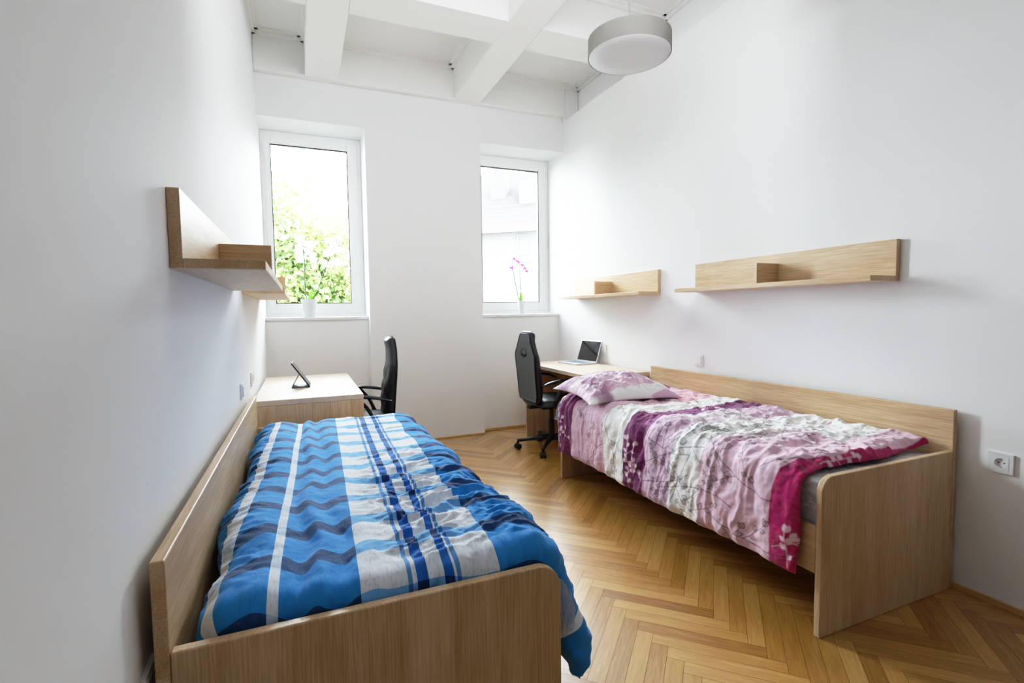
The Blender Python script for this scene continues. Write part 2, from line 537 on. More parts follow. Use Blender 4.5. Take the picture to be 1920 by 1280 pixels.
def wrap(parent, pts_top, pts_bot, seed):
    """loose crumpled end of the plastic wrap, a strip between two polylines"""
    nu, nv = 26, 22
    A = np.array(bez(pts_top, nu)); B = np.array(bez(pts_bot, nu)); k = min(len(A), len(B)); A, B = A[:k], B[:k]
    t = np.linspace(0, 1, nv)[None, :, None]
    P = A[:, None, :] * (1 - t) + B[:, None, :] * t
    U = np.arange(k)[:, None] * np.ones((1, nv)); V = np.arange(nv)[None, :] * np.ones((k, 1))
    n = 0.006 * (np.abs(perlin(U * 0.31, V * 0.27, seed)) * 2 - 0.5)
    P[..., 0] += n * 0.6; P[..., 1] += n
    vs = [tuple(p) for p in P.reshape(-1, 3)]
    fs = [(i * nv + j, (i + 1) * nv + j, (i + 1) * nv + j + 1, i * nv + j + 1) for i in range(k - 1) for j in range(nv - 1)]
    me = bpy.data.meshes.new('plastic_wrap'); me.from_pydata(vs, [], fs)
    return obj('plastic_wrap', me, M['wrapfilm'], parent, smooth=True)
def filmmat():
    m = NT('thin_plastic_film')
    m.b.inputs['Base Color'].default_value = lin((214, 224, 236)); m.b.inputs['Roughness'].default_value = 0.2
    co = m.obj_co((20, 20, 20)); nz = m.n('ShaderNodeTexNoise', i={'Vector': co, 'Scale': 1.0, 'Detail': 3.0})
    m.bump(nz.outputs[0], 0.4, 0.01)
    tr = m.n('ShaderNodeBsdfTransparent'); ms = m.n('ShaderNodeMixShader', i={0: 0.62})
    m.l(tr.outputs[0], ms.inputs[1]); m.l(m.b.outputs[0], ms.inputs[2]); m.l(ms.outputs[0], m.out.inputs[0])
    return m.m
M['wrapfilm'] = filmmat()
# ------------------------------------------------------------------ cloth sheets
def grid_mesh(name, top, bot, attrs, cols=None):
    """closed thick sheet from two (nu,nv,3) arrays that meet at the rim"""
    nu, nv, _ = top.shape
    N = nu * nv
    co = np.concatenate([top.reshape(-1, 3), bot.reshape(-1, 3)]).astype(np.float32)
    idx = np.arange(N).reshape(nu, nv)
    q = np.stack([idx[:-1, :-1], idx[1:, :-1], idx[1:, 1:], idx[:-1, 1:]], -1).reshape(-1, 4)
    qb = q[:, ::-1] + N
    rims = []
    for e in (idx[0, :], idx[-1, ::-1], idx[::-1, 0], idx[:, -1]):
        rims.append(np.stack([e[:-1], e[1:], e[1:] + N, e[:-1] + N], -1))
    F = np.concatenate([q, qb] + rims)
    me = bpy.data.meshes.new(name)
    me.vertices.add(2 * N); me.vertices.foreach_set('co', co.ravel())
    nf = len(F)
    me.loops.add(nf * 4); me.loops.foreach_set('vertex_index', F.ravel().astype(np.int32))
    me.polygons.add(nf)
    me.polygons.foreach_set('loop_start', np.arange(0, nf * 4, 4, dtype=np.int32))
    me.polygons.foreach_set('use_smooth', np.ones(nf, dtype=bool))
    me.update(calc_edges=True)
    for k, a in attrs.items():
        at = me.attributes.new(k, 'FLOAT', 'POINT')
        at.data.foreach_set('value', np.concatenate([a.ravel(), a.ravel()]).astype(np.float32))
    if cols is not None:
        c = np.concatenate([cols.reshape(-1, 3), cols.reshape(-1, 3)])
        c = np.concatenate([c, np.ones((len(c), 1))], 1).astype(np.float32)
        at = me.attributes.new('tint', 'FLOAT_COLOR', 'POINT')
        at.data.foreach_set('color', c.ravel())
    me.validate()
    return me

def normals(C):
    du = np.gradient(C, axis=0); dv = np.gradient(C, axis=1)
    n = np.cross(du, dv)
    return n / (np.linalg.norm(n, axis=2, keepdims=True) + 1e-9)

wrap(m_left, [(0.886, 1.110, 0.575), (0.900, 1.108, 0.562), (0.920, 1.106, 0.53), (0.934, 1.104, 0.48)], [(0.886, 1.110, 0.43), (0.894, 1.108, 0.42), (0.908, 1.106, 0.415), (0.928, 1.104, 0.43)], 3)
wrap(m_right, [(2.13, 3.262, 0.606), (2.09, 3.266, 0.602), (2.05, 3.272, 0.585), (2.03, 3.274, 0.55)], [(2.11, 3.262, 0.47), (2.07, 3.268, 0.455), (2.035, 3.276, 0.45), (2.01, 3.282, 0.455)], 8)
# ---- blue duvet (left bed)
def blue_duvet():
    nu, nv = 300, 440
    flat, r, hang = 0.735, 0.10, 0.215
    Lu = flat + r * PI / 2 + hang
    u = np.linspace(0, Lu, nu)[:, None] * np.ones((1, nv))
    v = np.linspace(0, 1, nv)[None, :] * np.ones((nu, 1))
    y0 = 1.134 + 0.007 * np.sin(u * 9 + 1) + 0.035 * np.exp(-(u / 0.05) ** 2)
    y1 = 3.085 + 0.02 * np.sin(u * 7) - 0.06 * sstep(0.6, 1.0, u)
    Y = y0 + (y1 - y0) * v
    near = np.exp(-(Y - 1.12) / 0.22)
    xs = 0.066 + 0.022 * perlin(Y * 3.2, u * 0 + 2.3, 55) + 0.010 * perlin(Y * 9, u * 0 + 1.3, 57)
    a = np.clip((u - flat) / r, 0, PI / 2)
    h = np.clip(u - flat - r * PI / 2, 0, None)
    X = xs + np.minimum(u, flat) + r * np.sin(a)
    Z = 0.634 - r * (1 - np.cos(a)) - h * (1 + 0.12 * near)
    X = X + h * (0.05 + 0.44 * near)
    # left edge sinks against the back panel, near edge sinks behind the footboard
    Z = Z - 0.03 * np.exp(-(u / 0.04) ** 2)
    Z = Z - 0.05 * sstep(3.0, 3.1, Y) * (1 - sstep(flat, flat + 0.1, u))
    C = np.stack([X, Y, Z], -1)
    n = normals(C)
    # the near end rolls down into an upright hem behind the footboard
    rn = 0.046
    bb = np.clip((Y - y0) / (rn * 1.25), 0, 1) * PI / 2
    C = C - n * (rn * (1 - np.sin(bb)))[..., None]
    C[..., 1] = C[..., 1] - (Y - y0) * np.cos(bb) * 0.75
    n = normals(C)
    # wrinkles
    warp = 0.05 * fbm(u * 4, Y * 2, 5)
    lon = 0.0
    for c, s, am in ((0.115, 0.05, 0.012), (0.205, 0.028, -0.010), (0.245, 0.022, 0.011), (0.29, 0.02, -0.008), (0.345, 0.035, 0.007)):
        cc = c + 0.012 * perlin(Y * 1.3, np.full_like(Y, c * 40), 3)
        lon = lon + am * np.exp(-((u - cc) / s) ** 2) * (0.75 + 0.7 * perlin(Y * 2.2 + c * 9, u * 0, 9))
    lon = lon * sstep(0.0, 0.05, u)
    tr = (ridge((u + warp) * 4.5 + Y * 2.0, Y * 13 - u * 4, 21) - 0.5) * sstep(0.34, 0.5, u)
    tr = tr * (0.35 + 0.9 * np.exp(-((Y - 1.55) / 0.42) ** 2))
    lft = (ridge(u * 7 + 3, Y * 11 + u * 5, 33) - 0.5) * np.exp(-(u / 0.09) ** 2)
    ends = (ridge(u * 16 + 3, Y * 5, 41) - 0.5) * np.exp(-((Y - y0) / 0.12) ** 2)
    side = (ridge(Y * 6 - u * 3, u * 3, 45) - 0.5) * sstep(flat, flat + 0.1, u)
    big = fbm(u * 3, Y * 2.2, 51, 3)
    puck = (ridge((u + warp) * 9 - Y * 3, Y * 15 + u * 7, 25) - 0.5) * sstep(0.36, 0.46, u) * np.exp(-((Y - 1.5) / 0.35) ** 2)
    wr = 1.15 * lon + 0.026 * tr + 0.010 * puck + 0.024 * lft + 0.012 * ends + 0.014 * big + 0.014 * side + 0.004 * fbm(u * 22, Y * 22, 61, 3)
    # thickness fades to the rim
    eu = np.minimum(u, Lu - u); ev = np.minimum(Y - y0, y1 - Y)
    e = np.minimum(eu, ev)
    th = (0.026 + 0.014 * near * sstep(flat, Lu, u)) * np.sqrt(np.clip(e / 0.05, 0, 1)) + 0.0015
    mid = C + n * wr[..., None]
    top = mid + n * th[..., None]
    bot = mid - n * (th * (0.5 + 1.3 * sstep(flat + 0.1, Lu - 0.05, u)))[..., None]
    # pattern coordinates (metres along the cloth)
    pu = X * (1 - sstep(flat - 0.1, flat, u)) + (0.066 + u) * sstep(flat - 0.1, flat, u) - 0.03 * (Y - 1.1) + 0.003 * fbm(u * 3, Y * 3, 71)
    pv = Y - lon * 1.9 + 0.020 * fbm(u * 6, Y * 2, 73, 2) + 0.012 * tr - 0.16 * (pu - 0.34) * 0.12
    pv = pv - 0.05 * (1 - np.sin(bb))
    pv = np.where((pu > 0.93) & (Y < 1.24), 0.9, pv)
    me = grid_mesh('duvet', top, bot, {'pu': pu, 'pv': pv})
    m = NT('blue_check_cotton')
    A = m.n('ShaderNodeAttribute', attribute_name='pu').outputs['Fac']
    B = m.n('ShaderNodeAttribute', attribute_name='pv').outputs['Fac']
    blue, navy, white, lb = lin((46, 140, 216)), lin((36, 74, 120)), lin((226, 232, 240)), lin((120, 180, 236))
    mid_, dk, fine = lin((34, 104, 190)), lin((24, 50, 104)), lin((96, 150, 210))
    S = 1.4
    base = [(0.0, blue), (.092, white), (.115, blue), (.203, white), (.227, blue), (.398, white)]
    row = [(0.0, navy), (.092, lin((196, 214, 236))), (.115, navy), (.203, lin((196, 214, 236))), (.227, navy), (.398, lb)]
    p = .488
    for k in range(5):
        base += [(p, fine), (p + .0028, white)]; row += [(p, lin((60, 112, 180))), (p + .0028, lb)]; p += .0066
    base += [(.523, mid_), (.547, white), (.590, mid_), (.612, white)]
    row += [(.523, dk), (.547, lb), (.590, dk), (.612, lb)]
    p = .616
    for k in range(4):
        base += [(p, fine), (p + .0028, white)]; row += [(p, lin((60, 112, 180))), (p + .0028, lb)]; p += .0066
    base += [(.722, blue), (1.04, white), (1.065, blue)]
    row += [(.722, navy), (1.04, lin((196, 214, 236))), (1.065, navy)]
    base = [(q / S, c) for q, c in base]; row = [(q / S, c) for q, c in row]
    As = m.math('DIVIDE', A, S)
    cb = m.ramp(As, base, 'CONSTANT'); cr = m.ramp(As, row, 'CONSTANT')
    fr = m.math('FRACT', m.math('DIVIDE', m.math('SUBTRACT', B, 1.105 - 0.033), 0.1835))
    mask = m.math('LESS_THAN', fr, 0.33)
    mask = m.math('MULTIPLY', mask, m.math('GREATER_THAN', B, 1.02))
    c = m.mix(mask, cb, cr)
    # seersucker weave: small dark ticks
    cv = m.n('ShaderNodeCombineXYZ', i={0: m.math('MULTIPLY', A, 150.0), 1: m.math('MULTIPLY', B, 75.0), 2: 0.0})
    tick = m.n('ShaderNodeTexNoise', i={'Vector': cv.outputs[0], 'Scale': 1.0, 'Detail': 1.0})
    c = m.mix(m.math('MULTIPLY', m.math('GREATER_THAN', tick.outputs[0], 0.60), 0.16), c, lin((90, 120, 150)))
    cv2 = m.n('ShaderNodeCombineXYZ', i={0: m.math('MULTIPLY', A, 60.0), 1: m.math('MULTIPLY', B, 9.0), 2: 0.0})
    slub = m.n('ShaderNodeTexNoise', i={'Vector': cv2.outputs[0], 'Scale': 1.0, 'Detail': 2.0})
    c = m.mix(m.math('MULTIPLY', slub.outputs[0], 0.16), c, lin((20, 60, 120)))
    m.l(c, m.b.inputs['Base Color'])
    m.b.inputs['Roughness'].default_value = 0.85
    m.b.inputs['Specular IOR Level'].default_value = 0.2
    m.b.inputs['Sheen Weight'].default_value = 0.15
    m.bump(tick.outputs[0], 0.35, 0.004)
    o = obj('duvet', me, m.m)
    tag(o, 'blue and white striped duvet with navy bars, spread over the left bed', 'duvet')
    return o
blue_duvet()

# ---- painted print for the pink duvet and its pillow
def seg_dist(U, V, a, b):
    ax, ay = a; bx, by = b
    dx, dy = bx - ax, by - ay
    t = np.clip(((U - ax) * dx + (V - ay) * dy) / (dx * dx + dy * dy + 1e-12), 0, 1)
    return np.hypot(U - ax - t * dx, V - ay - t * dy)

class Print:
    """vine strokes and leaves painted on a cloth grid (uniform step) as coverage maps"""
    def __init__(s, nu, nv, du, dv, u0, v0):
        s.du, s.dv, s.u0, s.v0 = du, dv, u0, v0
        s.ink = np.zeros((nu, nv)); s.wht = np.zeros((nu, nv))
        s.nu, s.nv = nu, nv
    def win(s, us, vs, pad):
        i0 = max(0, int((min(us) - pad - s.u0) / s.du)); i1 = min(s.nu, int((max(us) + pad - s.u0) / s.du) + 2)
        j0 = max(0, int((min(vs) - pad - s.v0) / s.dv)); j1 = min(s.nv, int((max(vs) + pad - s.v0) / s.dv) + 2)
        if i1 <= i0 or j1 <= j0: return None
        U = s.u0 + s.du * np.arange(i0, i1)[:, None]; V = s.v0 + s.dv * np.arange(j0, j1)[None, :]
        return slice(i0, i1), slice(j0, j1), U, V
    def stroke(s, pts, w, layer, a=1.0):
        L = getattr(s, layer)
        for p, q in zip(pts, pts[1:]):
            k = s.win((p[0], q[0]), (p[1], q[1]), w + 0.006)
            if k is None: continue
            d = seg_dist(k[2], k[3], p, q)
            c = np.clip((w - d) / 0.0035 + 0.5, 0, 1) * a
            L[k[0], k[1]] = np.maximum(L[k[0], k[1]], c)
    def leaf(s, p, ang, ln, layer, fill):
        c, sn = math.cos(ang), math.sin(ang)
        n = 7
        up, dn = [], []
        for i in range(n + 1):
            t = i / n
            wd = 0.36 * ln * math.sin(PI * t) ** 0.8 * (1 - 0.35 * t)
            up.append((p[0] + c * t * ln - sn * wd, p[1] + sn * t * ln + c * wd))
            dn.append((p[0] + c * t * ln + sn * wd, p[1] + sn * t * ln - c * wd))
        if fill:
            for a, b in zip(up, dn): s.stroke([a, b], 0.0028, layer)
            for i in range(n):
                m1 = ((up[i][0] + up[i + 1][0]) / 2, (up[i][1] + up[i + 1][1]) / 2); m2 = ((dn[i][0] + dn[i + 1][0]) / 2, (dn[i][1] + dn[i + 1][1]) / 2)
                s.stroke([m1, m2], 0.0028, layer)
        else:
            s.stroke(up, 0.0016, layer, 1.0); s.stroke(dn, 0.0016, layer, 1.0)
            for i in range(1, n): s.stroke([(up[i][0] * .75 + dn[i][0] * .25, up[i][1] * .75 + dn[i][1] * .25), (up[i][0] * .25 + dn[i][0] * .75, up[i][1] * .25 + dn[i][1] * .75)], 0.0010, layer, 0.7)
    def vine(s, p, ang, length, layer, rnd, depth=0, lw=0.0018, leafl=0.034, fill=False):
        step = 0.018; q = p; a = ang; pts = [p]
        curv = rnd.uniform(-1.6, 1.6)
        n = int(length / step); side = 1
        for i in range(n):
            a += curv * step + rnd.uniform(-0.09, 0.09)
            q = (q[0] + math.cos(a) * step, q[1] + math.sin(a) * step)
            pts.append(q)
            if depth > 0 and i % 2 == 1 or (depth == 0 and fill and i % 2 == 1):
                s.leaf(q, a + side * rnd.uniform(0.6, 1.0), leafl * rnd.uniform(0.7, 1.15), layer, fill); side = -side
            elif depth == 0 and i % 6 == 4:
                s.vine(q, a + side * rnd.uniform(0.6, 1.0), length * rnd.uniform(0.22, 0.36), layer, rnd, 1, lw * 0.8, leafl, fill); side = -side
        if depth > 0 or fill:
            s.leaf(q, a, leafl, layer, fill)
        s.stroke(pts, lw, layer)

def bands(P, stops):
    """piecewise colours along P, soft edged by 6 mm"""
    out = np.zeros(P.shape + (3,)) + np.array(stops[0][1])
    for pos, c in stops[1:]:
        k = sstep(pos - 0.003, pos + 0.003, P)[..., None]
        out = out * (1 - k) + np.array(c) * k
    return out

c3 = lambda *c: np.array(lin(c)[:3])
MAG, PUR = c3(176, 18, 98), c3(118, 44, 98)
PNK, MAU, WHT, ROSE = c3(224, 186, 204), c3(206, 172, 196), c3(242, 240, 238), c3(226, 170, 184)

def printmat(name):
    m = NT(name)
    at = m.n('ShaderNodeAttribute', attribute_name='tint')
    co = m.obj_co()
    nz = m.n('ShaderNodeTexNoise', i={'Vector': co, 'Scale': 420.0, 'Detail': 1.0})
    m.l(at.outputs['Color'], m.b.inputs['Base Color'])
    m.b.inputs['Roughness'].default_value = 0.8
    m.b.inputs['Specular IOR Level'].default_value = 0.2
    m.b.inputs['Sheen Weight'].default_value = 0.15
    m.bump(nz.outputs[0], 0.08, 0.001)
    return m.m
M['print'] = printmat('pink_leaf_print_cotton')

def pink_duvet():
    flat, r, hang = 0.735, 0.10, 0.315
    Lu = flat + r * PI / 2 + hang
    nu, nv = int(Lu / 0.0036), int(1.97 / 0.0036)
    u1 = np.linspace(0, Lu, nu); v1 = np.linspace(0, 1, nv)
    u = u1[:, None] * np.ones((1, nv)); v = v1[None, :] * np.ones((nu, 1))
    y0 = 1.318 + 0.008 * np.sin(u * 11) + 0.02 * np.exp(-((u - 0.12) / 0.1) ** 2)
    y1 = 3.13 + 0.14 * sstep(0.3, 0.95, u)
    Y = y0 + (y1 - y0) * v
    hs = sstep(flat, flat + 0.16, u)
    a = np.clip((u - flat) / r, 0, PI / 2)
    h = np.clip(u - flat - r * PI / 2, 0, None)
    X = 2.884 - np.minimum(u, flat) - r * np.sin(a) - h * 0.03
    Z = 0.634 - r * (1 - np.cos(a)) - h
    Z = Z + 0.006 * np.sin(Y * 5.0) * hs
    Z = Z - 0.012 * np.exp(-((Y - y0) / 0.03) ** 2) * (1 - hs)
    C = np.stack([X, Y, Z], -1)
    n = -normals(C)
    # folds that run over the edge and down the side, fanning
    wv = Y + 0.10 * fbm(u * 2.5, Y * 3, 4) + 0.10 * (u - 1.0) * np.sin(Y * 2.3)
    sr = lambda a_, b_, s_: 1 - np.sqrt(perlin(a_, b_, s_) ** 2 + 0.012) * 1.5
    wv = wv + 0.03 * fbm(u * 5, Y * 6, 7)
    f1 = 0.9 * perlin(wv * 7.5, u * 1.6, 12) + 0.45 * (sr(wv * 9 + u * 2, u * 2.2, 13) - 0.5)
    f2 = sr(wv * 17 - u * 3, u * 3.0 + 5, 15) - 0.5
    f3 = ridge(u * 7 + Y * 4, Y * 7 - u * 5, 19, 3) - 0.45          # crumple on top
    g = sstep(0.35, 0.75, u)
    amp = 0.55 + 0.6 * fbm(Y * 2.5, u * 1.5, 88, 2)
    side = 0.022 * f1 * g * amp + 0.010 * f2 * g * (0.6 + amp)
    topw = (0.022 * f3 + 0.012 * f1) * (1 - 0.75 * hs)
    # a deep pucker by the purple band on top
    pk = np.exp(-(((u - 0.42) / 0.12) ** 2 + ((Y - 2.25) / 0.13) ** 2))
    topw = topw + pk * 0.016 * ridge(u * 16, Y * 8 + u * 6, 91)
    hem = 0.012 * np.sin(wv * 42) * sstep(Lu - 0.10, Lu, u)
    big = 0.014 * fbm(u * 3, Y * 2.5, 93, 3)
    wr = side + topw + hem + big + 0.0016 * fbm(u * 40, Y * 40, 95, 2)
    wall = 0.02 * np.exp(-(u / 0.05) ** 2)
    e = np.minimum(np.minimum(u, Lu - u), np.minimum(Y - y0, y1 - Y))
    wr = wr * (0.35 + 0.65 * np.clip(e / 0.03, 0, 1))
    th = 0.024 * np.sqrt(np.clip(e / 0.04, 0, 1)) + 0.0015
    mid = C + n * (wr + wall)[..., None]
    top = mid + n * th[..., None]
    bot = mid - n * (th * 0.6)[..., None]
    # the sheet must stay in front of the wall panel
    top[..., 0] = np.minimum(top[..., 0], 2.901); bot[..., 0] = np.minimum(bot[..., 0], 2.901)
    # print
    pv = Y + 0.075 * (1 - sstep(0.55, 0.95, u)) + 0.012 * fbm(u * 2, Y * 2, 97)
    col = bands(pv, [(0, MAG), (1.425, PNK), (1.815, WHT), (2.02, MAU), (2.25, PUR), (2.42, WHT), (2.63, PNK), (2.84, MAU * 0.5 + PNK * 0.5), (3.045, PUR)])
    # a second set of blocks that breaks the stripes on the top
    pu = u + 0.01 * fbm(u * 3, Y * 3, 101)
    blk = ((pu < 0.36) & (pv > 1.55) & (pv < 1.80))
    col[blk] = WHT
    blk = ((pu < 0.30) & (pv > 2.63) & (pv < 3.0)); col[blk] = ROSE
    blk = ((pu > 0.30) & (pu < 0.7) & (pv > 1.72) & (pv < 2.25) & (pv < 2.24)); col[blk] = col[blk] * 0.45 + WHT * 0.55
    # batik mottling
    mot = np.clip(0.5 + 1.1 * fbm(u * 9, Y * 9, 103, 4), 0, 1)[..., None]
    fine = np.clip(0.5 + 1.4 * fbm(u * 40, Y * 40, 105, 2), 0, 1)[..., None]
    lite = col * 0.6 + np.array(WHT) * 0.4
    dark = (np.abs(col - PUR).sum(-1) < 0.12) | (np.abs(col - MAG).sum(-1) < 0.12)
    k = (mot * 0.55 * fine + 0.1) * np.where(dark, 0.35, 0.9)[..., None]
    col = col * (1 - k) + lite * k
    P = Print(nu, nv, u1[1] - u1[0], (pv.max() - pv.min()) * 0 + (3.27 - 1.318) / (nv - 1), 0.0, 1.318)
    rnd = random.Random(5)
    for p, an, ln in (((0.95, 1.42), 1.45, 0.95), ((0.80, 1.85), 0.35, 0.55), ((0.72, 2.45), -0.6, 0.42), ((0.55, 2.6), 0.4, 0.6), ((0.25, 1.45), 0.9, 0.7),
                      ((0.40, 1.9), 2.2, 0.5), ((0.15, 2.4), 0.8, 0.6), ((1.05, 2.35), -2.0, 0.6), ((0.9, 2.9), 2.4, 0.45), ((1.12, 1.75), -1.2, 0.45),
                      ((0.62, 1.6), 2.6, 0.45), ((1.02, 2.02), -0.9, 0.6), ((0.98, 1.9), 0.9, 0.5), ((1.05, 1.62), 2.0, 0.5), ((0.66, 2.1), -2.4, 0.45), ((1.1, 2.8), 3.0, 0.4), ((0.5, 1.42), 1.3, 0.5), ((1.0, 2.62), 1.2, 0.4), ((0.85, 1.5), -2.3, 0.3), ((1.15, 2.0), 2.7, 0.4), ((0.3, 2.9), -1.9, 0.5)):
        P.vine(p, an, ln, 'ink', rnd)
    for p, an, ln in (((1.19, 1.34), 3.0, 0.16), ((1.13, 1.41), -2.2, 0.12), ((1.20, 2.38), 3.1, 0.30), ((1.12, 2.27), 2.2, 0.15), ((1.19, 3.22), 3.2, 0.30), ((1.1, 3.06), 2.2, 0.16),
                      ((0.7, 1.33), 3.1, 0.2), ((0.5, 2.3), 2.9, 0.2), ((0.15, 3.06), 2.8, 0.2), ((0.95, 3.2), 2.4, 0.15)):
        P.vine(p, an, ln, 'wht', rnd, lw=0.0018, leafl=0.028, fill=True)
    ink = P.ink[..., None] * 0.85; wh = P.wht[..., None] * np.where(dark, 0.85, 0.0)[..., None]
    col = col * (1 - ink) + c3(58, 50, 60) * ink
    col = col * (1 - wh) + c3(240, 214, 228) * wh
    me = grid_mesh('duvet', top, bot, {}, col)
    o = obj('duvet', me, M['print'])
    # faces were wound for the other hand
    me.flip_normals()
    tag(o, 'crumpled pink, white and purple leaf-print duvet hanging over the right bed', 'duvet')
pink_duvet()

def pillow():
    n, m = 150, 190
    a = np.linspace(-1, 1, m)[:, None] * np.ones((1, n)); b = np.linspace(-1, 1, n)[None, :] * np.ones((m, 1))
    hx, hy = 0.345, 0.275
    X = hx * a * (1 - 0.10 * (1 - np.abs(b) ** 1.5) * a ** 2)
    Yy = hy * b * (1 - 0.12 * (1 - np.abs(a) ** 1.5) * b ** 2)
    t = np.clip((1 - np.abs(a) ** 2.2) * (1 - np.abs(b) ** 2.2), 0, 1) ** 0.55
    edge = 1 - t
    wr = (0.024 * (ridge(a * 3 + b * 1.2, b * 3 - a * 1.6, 131, 3) - 0.45) + 0.022 * fbm(a * 2.2, b * 2.2, 137, 2)) * np.clip(t * 1.6, 0, 1)
    rad = 0.010 * np.sin(np.arctan2(b * 1.2, a) * 22) * np.clip(np.maximum(np.abs(a), np.abs(b)) - 0.55, 0, 1) * t
    Zt = 0.110 * t + wr + rad + 0.003
    Zb = -0.040 * t - 0.003
    lift = -0.022 * a ** 2 * b ** 2
    sag = -0.01 * edge
    top = np.stack([X, Yy, Zt + lift], -1); bot = np.stack([X, Yy, Zb + lift], -1)
    U, V = X, Yy
    s = X * 0.35 + Yy
    col = bands(-(X * 0.12) + Yy * 1.0 + 0.3, [(0, MAU), (0.035, WHT), (0.095, PNK * .7 + MAU * .3), (0.20, MAU), (0.33, PNK * 0.6 + WHT * 0.4), (0.45, MAU), (0.52, WHT * .8 + MAU * .2)])
    nzp = 0.06 * fbm(X * 12, Yy * 12, 303, 4)
    purp = np.clip(sstep(-0.30, -0.26, X + nzp) * (1 - sstep(-0.20, -0.12, X + nzp)) * (1 - sstep(-0.05, 0.08, Yy + nzp)), 0, 1)[..., None] * 0.75
    col = col * (1 - purp) + PUR * purp
    p2 = (sstep(0.05, 0.13, Yy + nzp) * (1 - sstep(0.2, 0.24, Yy)))[..., None] * 0.55
    col = col * (1 - p2) + c3(160, 110, 160) * p2
    mot = np.clip(0.5 + 1.1 * fbm(U * 9, V * 9, 203, 4), 0, 1)[..., None] * 0.5
    col = col * (1 - mot) + (col * 0.6 + WHT * 0.4) * mot
    P = Print(m, n, 2 * hx / (m - 1), 2 * hy / (n - 1), -hx, -hy)
    rnd = random.Random(8)
    for p, an, ln in (((-0.05, -0.24), 1.8, 0.22), ((0.05, -0.24), 1.2, 0.24), ((0.16, -0.24), 1.7, 0.2), ((-0.1, 0.0), 0.4, 0.3), ((0.22, -0.05), 2.2, 0.2)):
        P.vine(p, an, ln, 'ink', rnd, lw=0.0016)
    for p, an, ln in (((-0.24, -0.22), 1.9, 0.22), ((-0.2, -0.1), 0.8, 0.12)):
        P.vine(p, an, ln, 'wht', rnd, lw=0.0024, fill=True)
    ink = P.ink[..., None] * 0.72; wh = P.wht[..., None] * 0.85
    col = col * (1 - ink) + c3(58, 50, 60) * ink
    col = col * (1 - wh) + c3(246, 226, 238) * wh
    me = grid_mesh('pillow', top, bot, {}, col)
    o = obj('pillow', me, M['print'])
    o.location = (2.295, 2.915, 0.706)
    o.rotation_euler = (math.radians(3), 0, math.radians(-3))
    tag(o, 'plump pink and purple leaf-print pillow at the head of the right bed', 'pillow')
pillow()

# ------------------------------------------------------------------ desks
def desk(label, x0, x1, y0, y1):
    r = thing('desk', label, 'desk', ((x0 + x1) / 2, y0, 0))
    hx = (x1 - x0) / 2; L = y1 - y0
    obj('desktop', boxes((-hx, hx, 0, L, HD - 0.034, HD)), M['oak_top'], r, bevel=0.003)
    obj('side_panel', boxes((-hx, hx, 0.001, 0.026, 0.0, HD - 0.0345)), M['oak_z'], r, bevel=0.002)
    obj('side_panel', boxes((-hx, hx, L - 0.026, L - 0.001, 0.0, HD - 0.0345)), M['oak_z'], r, bevel=0.002)
    return r, hx, L
r, hx, L = desk('light oak desk against the left wall with a tablet standing on it', 0.018, 0.646, 3.2825, 4.5216)
obj('modesty_panel', boxes((-hx + 0.03, -hx + 0.05, 0.0265, L - 0.0265, 0.30, HD - 0.035)), M['oak_y'], r)
r, hx, L = desk('light oak desk against the right wall with an open laptop on it', 2.3435, 2.934, 3.345, 4.545)
obj('modesty_panel', boxes((hx - 0.05, hx - 0.03, 0.0265, L - 0.0265, 0.30, HD - 0.035)), M['oak_y'], r)

# ------------------------------------------------------------------ shelves
SH = 'L-shaped oak wall shelves'
def shelf(label, xw, s, y0, y1, ydiv):
    r = thing('wall_shelf', label, 'shelf', (xw, y0, 1.379), 0, SH)
    X = lambda a, b: (min(s * a, s * b), max(s * a, s * b))
    L = y1 - y0
    a, b = X(0.0005, 0.029); obj('back_panel', boxes((a, b, 0, L, 0, 0.201)), M['oak_y'], r, bevel=0.002)
    a, b = X(0.0293, 0.217); obj('shelf_board', boxes((a, b, 0.0, L, 0, 0.026)), M['oak_y'], r, bevel=0.002)
    a, b = X(0.0293, 0.203); obj('divider', boxes((a, b, ydiv - y0, ydiv - y0 + 0.022, 0.0263, 0.144)), M['oak_x'], r, bevel=0.002)
shelf('oak wall shelf on the left wall above the blue duvet, nearer the camera', 0.0, 1, 1.492, 2.760, 2.12)
shelf('oak wall shelf on the left wall beside the window, mostly hidden', 0.0, 1, 3.12, 4.42, 3.86)
shelf('oak wall shelf on the right wall above the pink bed, nearer the camera', W, -1, 1.503, 2.828, 2.145)
shelf('oak wall shelf on the right wall above the desk with the laptop', W, -1, 3.237, 4.567, 3.885)

